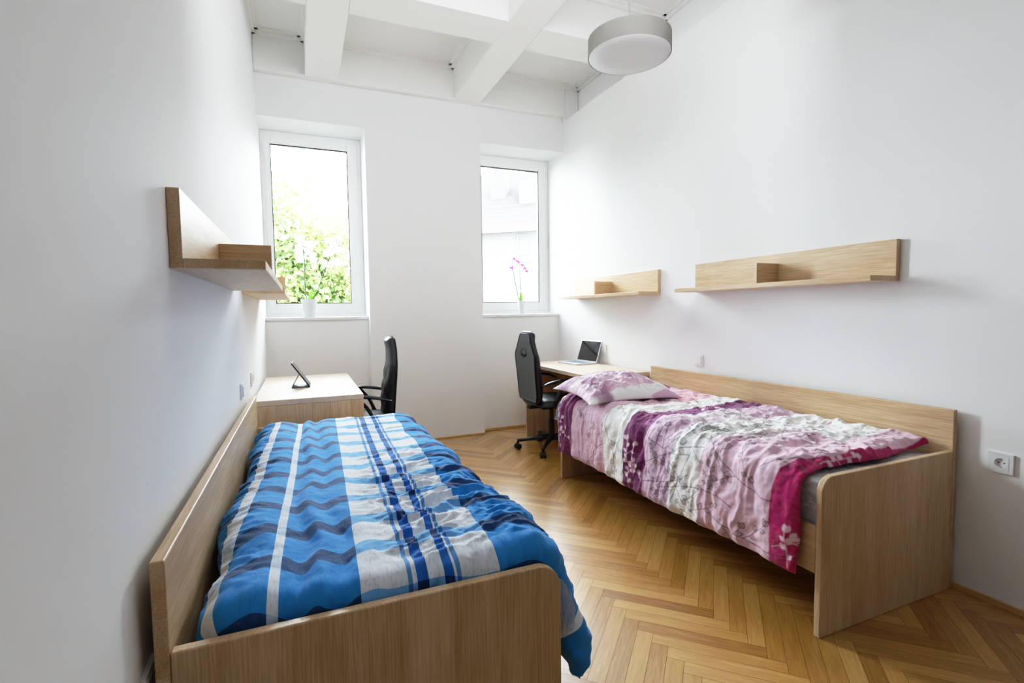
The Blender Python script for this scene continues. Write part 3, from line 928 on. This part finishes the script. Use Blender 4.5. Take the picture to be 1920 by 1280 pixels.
# ------------------------------------------------------------------ office chairs (built facing +X, origin on the floor under the column)
def office_chair(label):
    r = thing('office_chair', label, 'chair')
    # backrest: outline half-width by height, slightly curved; front puffy
    zs = np.linspace(0.445, 1.085, 60)
    def hw(z):
        k = [(0.445, 0.135), (0.47, 0.185), (0.52, 0.203), (0.70, 0.206), (0.83, 0.216), (0.875, 0.218), (0.93, 0.180), (1.0, 0.136), (1.05, 0.118), (1.072, 0.102), (1.085, 0.07)]
        return np.interp(z, [a for a, b in k], [b for a, b in k])
    def rear(z):      # x of the rear face
        return np.interp(z, [0.44, 0.6, 0.8, 0.9, 1.0, 1.085], [-0.225, -0.235, -0.252, -0.258, -0.258, -0.245])
    na = 33
    bm = bmesh.new(); pb = bmesh.new()
    rows_f, rows_b = [], []
    for z in zs:
        w = float(hw(z)); xr = float(rear(z)); f_, b_ = [], []
        ez = min(1.0, min(z - 0.437, 1.093 - z) / 0.04); ez = max(ez, 0.0) ** 0.5
        for j in range(na):
            t = -1 + 2 * j / (na - 1)
            e = max(0.0, 1 - abs(t) ** 6) ** 0.5
            puff = 0.050 + 0.026 * (1 - t * t) + 0.010 * math.sin((z - 0.45) * 9)
            tuft = 0.007 * math.cos(t * 9.4) * math.cos((z - 0.5) * 30) if 0.52 < z < 0.88 else 0.0
            f_.append(bm.verts.new((xr + 0.004 + (puff + tuft) * (0.45 + 0.55 * e) * ez, w * t, z)))
            b_.append(bm.verts.new((xr + 0.004 - 0.012 * e * ez * (1 - 0.3 * t * t), w * t, z)))
        rows_f.append(f_); rows_b.append(b_)
    for R in (rows_f, rows_b):
        for A, B in zip(R, R[1:]):
            for j in range(na - 1):
                bm.faces.new((A[j], A[j + 1], B[j + 1], B[j]))
    for A, B, A2, B2 in zip(rows_f, rows_f[1:], rows_b, rows_b[1:]):
        bm.faces.new((A[0], B[0], B2[0], A2[0])); bm.faces.new((A[-1], B[-1], B2[-1], A2[-1]))
    for k in (0, -1):
        for j in range(na - 1):
            bm.faces.new((rows_f[k][j], rows_f[k][j + 1], rows_b[k][j + 1], rows_b[k][j]))
    back = obj('backrest', bm, M['leather'], r, smooth=True)
    # grey cloth panel on the rear with a piped rim
    rows = []
    for z in np.linspace(0.470, 1.062, 50):
        w = float(hw(z)) - 0.014; xr = float(rear(z)); row = []
        for j in range(21):
            t = -1 + 2 * j / 20
            row.append(pb.verts.new((xr - 0.011 + 0.005 * t * t, w * t, z)))
        rows.append(row)
    for A, B in zip(rows, rows[1:]):
        for j in range(20): pb.faces.new((A[j], A[j + 1], B[j + 1], B[j]))
    bmesh.ops.solidify(pb, geom=pb.faces[:], thickness=0.003)
    rp = obj('rear_panel', pb, M['greyfab'], back, smooth=True)
    pbm = bmesh.new()
    ol = [(float(rear(z)) - 0.008, float(hw(z)) - 0.013, z) for z in np.linspace(0.468, 1.064, 26)]
    ol = ol + [(p[0], -p[1], p[2]) for p in ol[::-1]]
    tube(pbm, ol + [ol[0]], 0.004, 6)
    obj('piping', pbm, M['black'], back, smooth=True)
    hb = bmesh.new()
    el = [(-0.268, 0.056 * math.cos(k / 24 * 2 * PI), 0.895 + 0.036 * math.sin(k / 24 * 2 * PI)) for k in range(24)]
    hb.faces.new([hb.verts.new(p) for p in el])
    ext = bmesh.ops.extrude_face_region(hb, geom=hb.faces[:])
    for v_ in [g_ for g_ in ext['geom'] if isinstance(g_, bmesh.types.BMVert)]: v_.co.x += 0.008
    tube(hb, [(p[0] - 0.001, p[1] * 1.05, 0.895 + (p[2] - 0.895) * 1.05) for p in el] + [(el[0][0] - 0.001, el[0][1] * 1.05, el[0][2])], 0.004, 6)
    obj('grip_hole', hb, M['black'], back, smooth=False)
    # seat cushion
    sb = bmesh.new()
    n1, n2 = 26, 26
    tp, bt = [], []
    for i in range(n1):
        A, B = [], []
        for j in range(n2):
            a = -1 + 2 * i / (n1 - 1); b = -1 + 2 * j / (n2 - 1)
            # squircle
            k = max(abs(a), abs(b)); l = math.hypot(a, b) or 1
            q = (k / l) * 0.55 + 0.45 * 1.0 if l > 0 else 1
            x = 0.02 + 0.245 * a * q * 1.02; y = 0.245 * b * q * 1.02
            e = max(0.0, 1 - k ** 5) ** 0.5
            A.append(sb.verts.new((x, y, 0.435 + 0.068 * e + 0.006 * math.cos(b * 5) * e - (0.02 * max(0, a) ** 3))))
            B.append(sb.verts.new((x, y, 0.432 - 0.012 * e - (0.02 * max(0, a) ** 3))))
        tp.append(A); bt.append(B)
    for G in (tp, bt):
        for i in range(n1 - 1):
            for j in range(n2 - 1): sb.faces.new((G[i][j], G[i + 1][j], G[i + 1][j + 1], G[i][j + 1]))
    for i in range(n1 - 1):
        for G in ((tp[i][0], tp[i + 1][0], bt[i + 1][0], bt[i][0]), (tp[i][-1], tp[i + 1][-1], bt[i + 1][-1], bt[i][-1]),
                  (tp[0][i], tp[0][i + 1], bt[0][i + 1], bt[0][i]), (tp[-1][i], tp[-1][i + 1], bt[-1][i + 1], bt[-1][i])): sb.faces.new(G)
    obj('seat', sb, M['leather'], r, smooth=True)
    # armrests: curved pad that drops at the front into a strut to the seat
    for s in (-1, 1):
        ab = bmesh.new()
        y = s * 0.262
        path = bez([(-0.215, y, 0.622), (-0.13, y, 0.648), (0.0, y, 0.664), (0.11, y, 0.650), (0.19, y, 0.615)], 28)
        tube(ab, path, [0.012 + 0.012 * math.sin(PI * min(1, (i + 4) / (len(path) + 5))) for i in range(len(path))], 12, 0.55)
        arm = obj('armrest', ab, M['bluepl'], r, smooth=True)
        st = bmesh.new()
        tube(st, bez([(0.02, y, 0.655), (-0.05, y, 0.57), (-0.09, y * 0.99, 0.48), (-0.085, y * 0.93, 0.435), (-0.06, y * 0.78, 0.423)], 24), 0.019, 10, 0.7)
        obj('strut', st, M['black'], arm, smooth=True)
    mb = boxes((-0.13, 0.13, -0.09, 0.09, 0.385, 0.420), (-0.232, -0.10, -0.035, 0.035, 0.392, 0.412), (-0.222, -0.206, -0.035, 0.035, 0.392, 0.50))
    obj('tilt_mechanism', mb, M['black'], r, bevel=0.006)
    lv = bmesh.new(); tube(lv, [(0.03, -0.08, 0.40), (0.03, -0.20, 0.402), (0.035, -0.245, 0.397)], [0.005, 0.005, 0.009], 8)
    obj('lever', lv, M['black'], r, smooth=True)
    cbm = bmesh.new(); lathe(cbm, [(0.043, 0.09), (0.045, 0.12), (0.030, 0.125), (0.028, 0.27), (0.020, 0.275), (0.020, 0.386)], 20)
    obj('column', cbm, M['black'], r, smooth=False)
    for k in range(5):
        a = math.radians(157 + 72 * k)
        c, s = math.cos(a), math.sin(a)
        lb = bmesh.new()
        tube(lb, [(0.02 * c, 0.02 * s, 0.112), (0.12 * c, 0.12 * s, 0.106), (0.25 * c, 0.25 * s, 0.088), (0.315 * c, 0.315 * s, 0.080)], [0.030, 0.026, 0.019, 0.017], 10, 0.8)
        leg = obj('leg', lb, M['black'], r, smooth=True)
        wb = bmesh.new()
        cx, cy = 0.31 * c, 0.31 * s
        tube(wb, [(cx, cy, 0.052), (cx, cy, 0.075)], 0.012, 8)
        px, py = -math.sin(a + 0.5), math.cos(a + 0.5)
        for sd in (-1, 1):
            tube(wb, [(cx + px * sd * 0.006, cy + py * sd * 0.006, 0.027), (cx + px * sd * 0.025, cy + py * sd * 0.025, 0.027)], 0.027, 18)
        obj('castor', wb, M['black'], leg, smooth=False)
    return r
ch = office_chair('black high-backed office chair at the right desk, grey rear panel facing the room')
ch.location = (2.375, 4.04, 0); ch.rotation_euler = (0, 0, math.radians(0))
c2 = copy_tree(ch)
c2.location = (0.700, 3.95, 0); c2.rotation_euler = (0, 0, math.radians(173))
c2['label'] = 'black high-backed office chair at the left desk, seen from the side'
ch['group'] = c2['group'] = 'office chairs at the desks'

# ------------------------------------------------------------------ laptop and tablet
def laptop():
    r = thing('laptop', 'open silver laptop with a glossy dark screen on the right desk', 'laptop', (2.745, 4.21, HD), math.radians(6))
    obj('keyboard_deck', boxes((-0.115, 0.115, -0.157, 0.157, 0.001, 0.013)), M['alu'], r, bevel=0.004)
    obj('keyboard', boxes((-0.03, 0.085, -0.135, 0.135, 0.0132, 0.0142)), M['keys'], r)
    obj('trackpad', boxes((-0.105, -0.04, -0.05, 0.05, 0.0132, 0.0136)), M['alu'], r)
    lid = obj('lid', boxes((0.0, 0.007, -0.157, 0.157, 0.0, 0.215)), M['alu'], r, bevel=0.003)
    lid.location = (0.112, 0, 0.012); lid.rotation_euler = (0, math.radians(19), 0)
    obj('screen', boxes((-0.0008, -0.0001, -0.149, 0.149, 0.012, 0.207)), M['screen'], lid)
laptop()

def tablet():
    r = thing('tablet', 'small dark tablet propped on its folded cover on the left desk', 'tablet', (0.28, 3.84, HD), math.radians(-2))
    sl = math.atan2(0.170, 0.115)
    h = 0.205
    b = obj('tablet_body', boxes((-0.004, 0.005, -0.085, 0.105, 0.0, h)), M['tablet'], r, bevel=0.003)
    b.location = (0.058, 0, 0.003); b.rotation_euler = (0, -(PI / 2 - sl), 0)
    obj('screen', boxes((0.0051, 0.0058, -0.077, 0.097, 0.012, h - 0.012)), M['screen'], b)
    top = (0.058 - 0.115 * 0.55, 0.170 * 0.55)
    ln = math.hypot(top[0] + 0.058, top[1]); an = math.atan2(top[0] + 0.058, top[1])
    l2 = obj('cover_prop', boxes((-0.002, 0.002, -0.085, 0.105, 0.0, ln)), M['cover'], r)
    l2.location = (-0.058, 0, 0.003); l2.rotation_euler = (0, an, 0)
    obj('cover_base', boxes((-0.058, 0.060, -0.085, 0.105, 0.0, 0.003)), M['cover'], r)
tablet()

# ------------------------------------------------------------------ sockets and switches
def socket(label, x, s, y, z, n=1, kind='socket', h=0.041, group=None):
    """plate on a side wall; s=+1 on the left wall (faces +x)"""
    nm = {'socket': 'wall_socket', 'switch': 'light_switch'}[kind]
    r = thing(nm, label, kind, (x, y, z), 0, group)
    X = lambda a, b: (min(s * a, s * b), max(s * a, s * b))
    wd = 0.041 + 0.0355 * (n - 1)
    a, b = X(0.0002, 0.0105)
    if kind == 'switch':
        obj('plate', boxes((a, b, -wd, wd, -h, h)), M['plate'], r, bevel=0.003)
    else:
        bm = bmesh.new(); q = 0.0277; ys = []
        for k in range(n):
            yo = (k - (n - 1) / 2) * 0.071; ys.append((yo - q, yo + q))
        cuts = [-wd] + [e for t in ys for e in t] + [wd]
        for c0, c1 in zip(cuts[0::2], cuts[1::2]): box(bm, a, b, c0, c1, -q, q)
        box(bm, a, b, -wd, wd, q, h); box(bm, a, b, -wd, wd, -h, -q)
        obj('plate', bm, M['plate'], r)
    for k in range(n):
        yo = (k - (n - 1) / 2) * 0.071
        if kind == 'switch':
            a, b = X(0.0107, 0.0155); obj('rocker', boxes((a, b, yo - 0.0275, yo + 0.0275, -0.0275, 0.0275)), M['plate'], r, bevel=0.003)
        else:
            a, b = X(0.0107, 0.0115)
            bm = bmesh.new()
            sq = 0.0275
            # square insert with a round recess: ring of faces between square and circle plus the sunk cup
            N = 32; xf = b if s > 0 else a
            ci = [bm.verts.new((xf, yo + 0.0195 * math.cos(2 * PI * i / N), 0.0195 * math.sin(2 * PI * i / N))) for i in range(N)]
            so = []
            for i in range(N):
                c, sn = math.cos(2 * PI * i / N), math.sin(2 * PI * i / N); m = max(abs(c), abs(sn))
                so.append(bm.verts.new((xf, yo + sq * c / m, sq * sn / m)))
            xi = s * 0.0015
            cu = [bm.verts.new((xi, yo + 0.018 * math.cos(2 * PI * i / N), 0.018 * math.sin(2 * PI * i / N))) for i in range(N)]
            xb = s * 0.0005
            sb_ = [bm.verts.new((xb, v.co.y, v.co.z)) for v in so]
            for i in range(N):
                j = (i + 1) % N
                bm.faces.new((ci[i], ci[j], so[j], so[i])); bm.faces.new((cu[i], cu[j], ci[j], ci[i])); bm.faces.new((so[i], so[j], sb_[j], sb_[i]))
            bm.faces.new(cu)
            ins = obj('socket_insert', bm, M['plate'], r)
            for dy in (-0.0095, 0.0095):
                hb = bmesh.new(); tube(hb, [(s * 0.0012, yo + dy, 0), (s * 0.0019, yo + dy, 0)], 0.0027, 10); obj('pin_hole', hb, M['hole'], ins)
            for zc_ in (-0.0172, 0.0172): obj('earth_clip', boxes((min(s * .002, s * .0095), max(s * .002, s * .0095), yo - 0.003, yo + 0.003, zc_ - 0.0015, zc_ + 0.0015)), M['metal'], ins)
    return r
# plates have their recess cut visually by the insert standing proud of the plate
socket('white round-pin wall socket on the right wall beyond the foot of the pink bed', W, -1, 1.097, 0.605)
socket('white light switch on the right wall above the pink bed', W, -1, 2.808, 0.889, 1, 'switch')
socket('white wall socket behind the laptop on the right wall', W, -1, 4.085, 0.893, 2)
socket('white light switch on the left wall above the end of the blue bed', 0.0, 1, 2.885, 0.872, 1, 'switch')
socket('white wall socket on the left wall above the desk with the tablet', 0.0, 1, 3.46, 0.872, 2)
socket('white wall socket behind the near corner of the blue bed', 0.0, 1, 1.125, 0.548)

# ------------------------------------------------------------------ pendant lamp
def pendant():
    x, y, z = 2.21, 2.63, 2.815
    R = 0.25
    r = thing('pendant_lamp', 'round grey drum pendant lamp hanging from the ceiling', 'lamp', (x, y, z))
    bm = bmesh.new(); lathe(bm, [(R, 0.0), (R, 0.103)], 72, cap=False)
    bmesh.ops.solidify(bm, geom=bm.faces[:], thickness=0.003)
    obj('lamp_shade', bm, M['lamp'], r, smooth=True)
    bm = bmesh.new(); lathe(bm, [(0.0, -0.002), (R * 0.6, -0.002), (R - 0.006, -0.001), (R - 0.0035, 0.004), (R - 0.0045, 0.009), (0.0, 0.009)], 72, cap=False)
    bmesh.ops.remove_doubles(bm, verts=bm.verts[:], dist=1e-5)
    obj('diffuser', bm, M['diff'], r, smooth=True)
    bm = bmesh.new(); lathe(bm, [(0.0, 0.096), (R - 0.0035, 0.096), (R - 0.0035, 0.101), (0.0, 0.101)], 72, cap=False)
    bmesh.ops.remove_doubles(bm, verts=bm.verts[:], dist=1e-5)
    obj('top_disc', bm, M['diff'], r, smooth=False)
    bm = bmesh.new(); lathe(bm, [(0.0025, 0.101), (0.0025, ZC - z - 0.03)], 10); obj('cord', bm, M['cord'], r)
    bm = bmesh.new(); lathe(bm, [(0.008, ZC - z - 0.035), (0.05, ZC - z - 0.028), (0.052, ZC - z)], 32); obj('ceiling_rose', bm, M['lamp'], r, smooth=False)
pendant()

# ------------------------------------------------------------------ orchids
def leafblade(bm, base, tip, wd, bend, nseg=8):
    B, Tp = Vector(base), Vector(tip)
    d = (Tp - B); s = d.cross(Vector((0, 0, 1)))
    if s.length < 1e-4: s = Vector((1, 0, 0))
    s.normalize()
    rows = []
    for i in range(nseg + 1):
        t = i / nseg
        c = B + d * t + Vector((0, 0, bend * math.sin(PI * t)))
        w = wd * math.sin(PI * (0.08 + 0.92 * t)) ** 0.7 * (1 if t < 0.98 else 0.1)
        rows.append((bm.verts.new(c - s * w + Vector((0, 0, 0.15 * w))), bm.verts.new(c), bm.verts.new(c + s * w + Vector((0, 0, 0.15 * w)))))
    for a, b in zip(rows, rows[1:]):
        bm.faces.new((a[0], a[1], b[1], b[0])); bm.faces.new((a[1], a[2], b[2], b[1]))

def flower(bm, c, size, rnd):
    c = Vector(c)
    face = Vector((rnd.uniform(-0.5, 0.5), -1, rnd.uniform(-0.2, 0.4))).normalized()
    u = face.cross(Vector((0, 0, 1))).normalized(); v = u.cross(face)
    for k in range(5):
        a = 2 * PI * k / 5 + PI / 2
        d = u * math.cos(a) + v * math.sin(a); p = u * -math.sin(a) + v * math.cos(a)
        wd = 0.42 if k in (1, 4) else 0.26
        ring_ = [c]
        pts = [(0.35, -wd * 0.8), (0.7, -wd), (1.0, -wd * 0.35), (1.0, wd * 0.35), (0.7, wd), (0.35, wd * 0.8)]
        vs = [bm.verts.new(c + face * 0.004)] + [bm.verts.new(c + d * (size * r_) + p * (size * w_) + face * (0.12 * size * math.sin(r_ * 3))) for r_, w_ in pts]
        bm.faces.new(vs)

def orchid(label, loc, pot_r, pot_h, stems, blooms, leaves, petal, size):
    rnd = random.Random(int(loc[0] * 1000))
    r = thing('potted_orchid', label, 'plant', loc)
    bm = bmesh.new()
    lathe(bm, [(pot_r * 0.68, 0.0), (pot_r * 0.74, 0.01), (pot_r, pot_h * 0.96), (pot_r, pot_h), (pot_r * 0.9, pot_h), (pot_r * 0.86, pot_h * 0.88), (0.001, pot_h * 0.88)], 36)
    obj('flower_pot', bm, M['pot'], r, smooth=False)
    for st in stems:
        bm = bmesh.new(); tube(bm, bez(st, 18), 0.0042, 7); obj('stem', bm, M['stem'], r, smooth=True)
    for lf in leaves:
        bm = bmesh.new(); leafblade(bm, *lf); obj('leaf', bm, M['orleaf'], r, smooth=True)
    for b in blooms:
        bm = bmesh.new(); flower(bm, b, size, rnd); obj('bloom', bm, petal, r, smooth=False)
ph = 0.165
bl = []
rb = random.Random(3)
for cx_, cz_, n_, sx, sz in ((-0.05, 0.655, 7, 0.03, 0.10), (0.03, 0.60, 6, 0.025, 0.09), (0.22, 0.62, 13, 0.075, 0.13)):
    for k in range(n_):
        bl.append((cx_ + rb.uniform(-sx, sx), rb.uniform(-0.03, 0.03), cz_ + rb.uniform(-sz, sz)))
orchid('white orchid with two tall stems in a white pot on the left window sill', (0.37, D + 0.20, ZS), 0.070, ph,
       [[(-0.02, 0, 0.13), (-0.03, 0, 0.30), (-0.028, 0, 0.5), (-0.035, 0, 0.68)], [(0.02, 0, 0.13), (0.08, 0.0, 0.26), (0.14, 0, 0.42), (0.20, 0, 0.58)]],
       bl,
       [((0.0, 0, 0.14), (0.11, -0.02, 0.30), 0.03, 0.0), ((0, 0.01, 0.14), (-0.10, 0.03, 0.22), 0.028, 0.03), ((0, -0.01, 0.14), (0.13, -0.05, 0.19), 0.025, 0.03), ((0, 0.0, 0.14), (0.03, 0.04, 0.27), 0.022, 0.0)], M['petal'], 0.042)
orchid('magenta orchid with thin stems in a slim white pot on the right window sill', (2.535, D + 0.20, ZS), 0.042, 0.145,
       [[(-0.01, 0, 0.12), (-0.045, 0, 0.22), (-0.085, 0, 0.42), (-0.105, 0, 0.52), (-0.10, 0, 0.60), (-0.06, 0, 0.585)], [(0.0, 0, 0.12), (-0.012, 0, 0.3), (-0.012, 0, 0.48), (-0.005, 0, 0.545), (0.04, 0, 0.52), (0.07, 0, 0.47)]],
       [(-0.085, -0.01, 0.60), (-0.05, -0.01, 0.575), (-0.03, -0.01, 0.56), (0.012, -0.01, 0.53), (0.04, -0.01, 0.495), (0.062, -0.01, 0.465), (-0.115, 0, 0.50)],
       [((0, 0, 0.13), (0.0, 0.0, 0.24), 0.018, 0.0), ((0, 0, 0.13), (-0.07, -0.02, 0.185), 0.016, 0.015), ((0, 0, 0.13), (0.10, -0.02, 0.15), 0.02, 0.03), ((0, 0, 0.13), (0.085, 0.02, 0.17), 0.016, 0.02)], M['petal2'], 0.02)

# ------------------------------------------------------------------ outside
struct('ground', boxes((-30, 40, YE + 0.3, 60, -3.2, -3.0)), M['soil'])

def tree():
    r = thing('tree', 'leafy green tree outside the left window', 'tree', (0.1, 12.0, -3.0))
    rnd = np.random.default_rng(4)
    bm = bmesh.new()
    tube(bm, bez([(0, 0, 0), (0.1, 0, 1.6), (-0.05, 0.05, 3.2), (0.05, 0, 5.0), (0.15, 0, 6.3)], 24), [0.2 - 0.16 * i / 25 for i in range(25)], 10)
    obj('trunk', bm, M['bark'], r, smooth=True)
    br = bmesh.new()
    tips = []
    rr = random.Random(6)
    for k in range(26):
        z0 = rr.uniform(2.4, 6.2); a = rr.uniform(0, 2 * PI); ln = rr.uniform(0.9, 2.3) * (1.0 if z0 < 5.2 else 0.6)
        p0 = (0.05, 0, z0); p1 = (0.05 + math.cos(a) * ln * 0.5, math.sin(a) * ln * 0.5, z0 + ln * 0.28); p2 = (0.05 + math.cos(a) * ln, math.sin(a) * ln, z0 + ln * rr.uniform(0.35, 0.7))
        path = bez([p0, p1, p2], 10); tube(br, path, [0.045 - 0.035 * i / (len(path) - 1) for i in range(len(path))], 6)
        tips += [Vector(p2), (Vector(p1) + Vector(p2)) / 2, Vector(p1)]
    obj('branches', br, M['bark'], r, smooth=True)
    n = 20000
    cl = np.array([list(t) for t in tips])
    ci = rnd.integers(0, len(cl), n)
    c = cl[ci] + rnd.normal(0, 0.36, (n, 3))
    # extra crown fill, thin towards the upper right
    u = rnd.normal(0, 1, (n // 2, 3)); u /= np.linalg.norm(u, axis=1, keepdims=True); rad = rnd.random((n // 2, 1)) ** 0.4
    c2_ = np.array([0.1, 0, 4.5]) + u * rad * np.array([2.4, 1.7, 2.9])
    c = np.concatenate([c, c2_])
    keep = ~((c[:, 0] > 0.5) & (c[:, 2] > 6.3)) & (c[:, 2] < 8.2)
    hole = np.sin(c[:, 0] * 3.1 + 1) * np.sin(c[:, 2] * 2.7) + 0.5 * np.sin(c[:, 0] * 7 + c[:, 2] * 5)
    keep &= hole + rnd.normal(0, 0.35, len(c)) > -0.62
    c = c[keep]; N = len(c)
    d = rnd.normal(0, 1, (N, 3)); d /= np.linalg.norm(d, axis=1, keepdims=True)
    e = np.cross(d, rnd.normal(0, 1, (N, 3))); e /= np.linalg.norm(e, axis=1, keepdims=True)
    s = rnd.uniform(0.045, 0.085, (N, 1))
    V = np.stack([c - d * s, c + e * s * 0.62, c + d * s, c - e * s * 0.62], 1).reshape(-1, 3)
    me = bpy.data.meshes.new('foliage')
    me.from_pydata([tuple(p) for p in V], [], [(4 * i, 4 * i + 1, 4 * i + 2, 4 * i + 3) for i in range(N)])
    at = me.attributes.new('tone', 'FLOAT', 'FACE')
    tone = np.clip(0.42 + 0.2 * np.sin(c[:, 0] * 2.5 + c[:, 2] * 2) + rnd.normal(0, 0.2, N), 0, 1)
    at.data.foreach_set('value', tone.astype(np.float32))
    obj('foliage', me, M['leaf'], r)
tree()

def house():
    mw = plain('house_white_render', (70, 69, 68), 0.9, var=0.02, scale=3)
    m = NT('pinkish_roof_tile')
    co = m.obj_co()
    sx = m.n('ShaderNodeSeparateXYZ', i={0: co})
    row = m.math('FRACT', m.math('MULTIPLY', sx.outputs[1], 4.2))
    nz = m.n('ShaderNodeTexNoise', i={'Vector': m.obj_co((6, 4.2, 1)), 'Scale': 1.5, 'Detail': 2.0})
    f = m.math('MULTIPLY_ADD', nz.outputs[0], 0.5, m.math('MULTIPLY', m.math('LESS_THAN', row, 0.16), 0.6))
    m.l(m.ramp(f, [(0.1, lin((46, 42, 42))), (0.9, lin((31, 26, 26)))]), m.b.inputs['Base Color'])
    m.b.inputs['Roughness'].default_value = 0.9
    m.bump(row, 0.5, 0.03)
    ang = math.radians(-38)
    r = thing('house', 'white house with a pale tiled roof outside the right window', 'building', (5.28, 14.0, -3.0), ang)
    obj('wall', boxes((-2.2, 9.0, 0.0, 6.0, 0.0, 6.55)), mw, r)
    bm = bmesh.new()
    # pitched roof
    for ya, za, yb, zb in ((-0.35, 6.62, 3.0, 9.1), (3.0, 9.1, 6.35, 6.62)):
        vs = [bm.verts.new(p) for p in ((-2.6, ya, za), (9.4, ya, za), (9.4, yb, zb), (-2.6, yb, zb))]
        f = bm.faces.new(vs)
    bmesh.ops.solidify(bm, geom=bm.faces[:], thickness=0.12)
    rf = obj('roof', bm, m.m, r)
    obj('eave_board', boxes((-2.6, 9.4, -0.42, -0.30, 6.50, 6.72)), plain('eave_pinkish', (48, 40, 37), 0.8), r)
    obj('chimney', boxes((-0.15, 0.35, 1.3, 1.8, 7.2, 8.9)), plain('chimney_grey', (40, 39, 40), 0.9), rf)
    gl = plain('house_window_grey', (32, 34, 38), 0.5)
    for x in (1.09, 3.6, -1.2):
        w = obj('window', ring(x - 0.04, x + 0.30, 5.90, 6.48, 0.045, -0.05, 0.02), mw, r)
        obj('window_pane', boxes((x, x + 0.26, -0.02, -0.001, 5.94, 6.44)), gl, w)
    dm = bmesh.new()
    box(dm, 0.9, 1.9, 0.9, 2.2, 7.4, 8.25)
    obj('dormer', dm, plain('dormer_blue_grey', (44, 45, 49), 0.7), rf)
house()

# ------------------------------------------------------------------ light
w = bpy.data.worlds.new('World'); SC.world = w; w.use_nodes = True
nt = w.node_tree
bg = nt.nodes['Background']
bg.inputs[0].default_value = (0.83, 0.92, 1.0, 1)
bg.inputs[1].default_value = 72.0

def area(name, loc, rot, sx, sy, power, color=(1, 1, 1), portal=False):
    l = bpy.data.lights.new(name, 'AREA'); l.shape = 'RECTANGLE'; l.size = sx; l.size_y = sy; l.energy = power; l.color = color
    if portal: l.cycles.is_portal = True
    o = bpy.data.objects.new(name, l); COL.objects.link(o); o.location = loc; o.rotation_euler = rot
    return o
for nm, x0, x1 in (('window_portal', 0.0, XP1), ('window_portal', XP2, W)):
    area(nm, ((x0 + x1) / 2, WP + 0.12, (ZS + ZL) / 2), (-PI / 2, 0, 0), x1 - x0, ZL - ZS, 1.0, portal=True)
area('far_wall_fill', (1.40, 1.80, 2.92), (math.radians(89), 0, 0), 1.6, 0.7, 24.0, (0.92, 0.97, 1.0))  # added fill, not a fitting of the room; brightens far wall and ceiling
sun = bpy.data.lights.new('sun', 'SUN'); sun.energy = 12.0; sun.angle = 0.03; sun.color = (1, 0.96, 0.9)
so = bpy.data.objects.new('sun', sun); COL.objects.link(so); so.rotation_euler = (math.radians(50), 0, math.radians(20))

# ------------------------------------------------------------------ camera
F, CX, CZ, YAW, PITCH, ROLL = 937.342, 0.3006, 1.2575, -0.397, -0.0589, -0.0142
cy, sy = math.cos(YAW), math.sin(YAW); cp, sp = math.cos(PITCH), math.sin(PITCH)
fwd = Vector((-sy * cp, cy * cp, sp)); right = Vector((cy, sy, 0)); up = right.cross(fwd)
r2 = math.cos(ROLL) * right + math.sin(ROLL) * up; u2 = -math.sin(ROLL) * right + math.cos(ROLL) * up
cam = bpy.data.cameras.new('camera'); cam.sensor_width = 36.0; cam.lens = F / 1920 * 36.0; cam.clip_start = 0.05; cam.clip_end = 200
co = bpy.data.objects.new('camera', cam); COL.objects.link(co)
mw_ = Matrix((r2, u2, -fwd)).transposed().to_4x4(); mw_.translation = Vector((CX, 0, CZ))
co.matrix_world = mw_
SC.camera = co

SC.view_settings.view_transform = 'Standard'
SC.view_settings.look = 'None'
SC.view_settings.exposure = 0.0
# soft photographic shoulder
SC.view_settings.use_curve_mapping = True
cm = SC.view_settings.curve_mapping
cm.white_level = (3.0, 3.0, 3.0)
cm.extend = 'HORIZONTAL'
cv = cm.curves[3]
cv.points[0].location = (0.0, 0.0)
cv.points[1].location = (1.0, 1.0)
for q_, v_ in ((0.02, 0.013), (0.06, 0.053), (0.2, 0.21), (0.4, 0.45), (0.7, 0.70), (1.0, 0.84), (1.5, 0.95), (2.2, 0.99)):
    cv.points.new(q_ / 3.0, v_)
for p_ in cv.points: p_.handle_type = 'AUTO_CLAMPED'
cm.update()
SC.cycles.max_bounces = 10
SC.cycles.diffuse_bounces = 6
SC.cycles.use_denoising = True
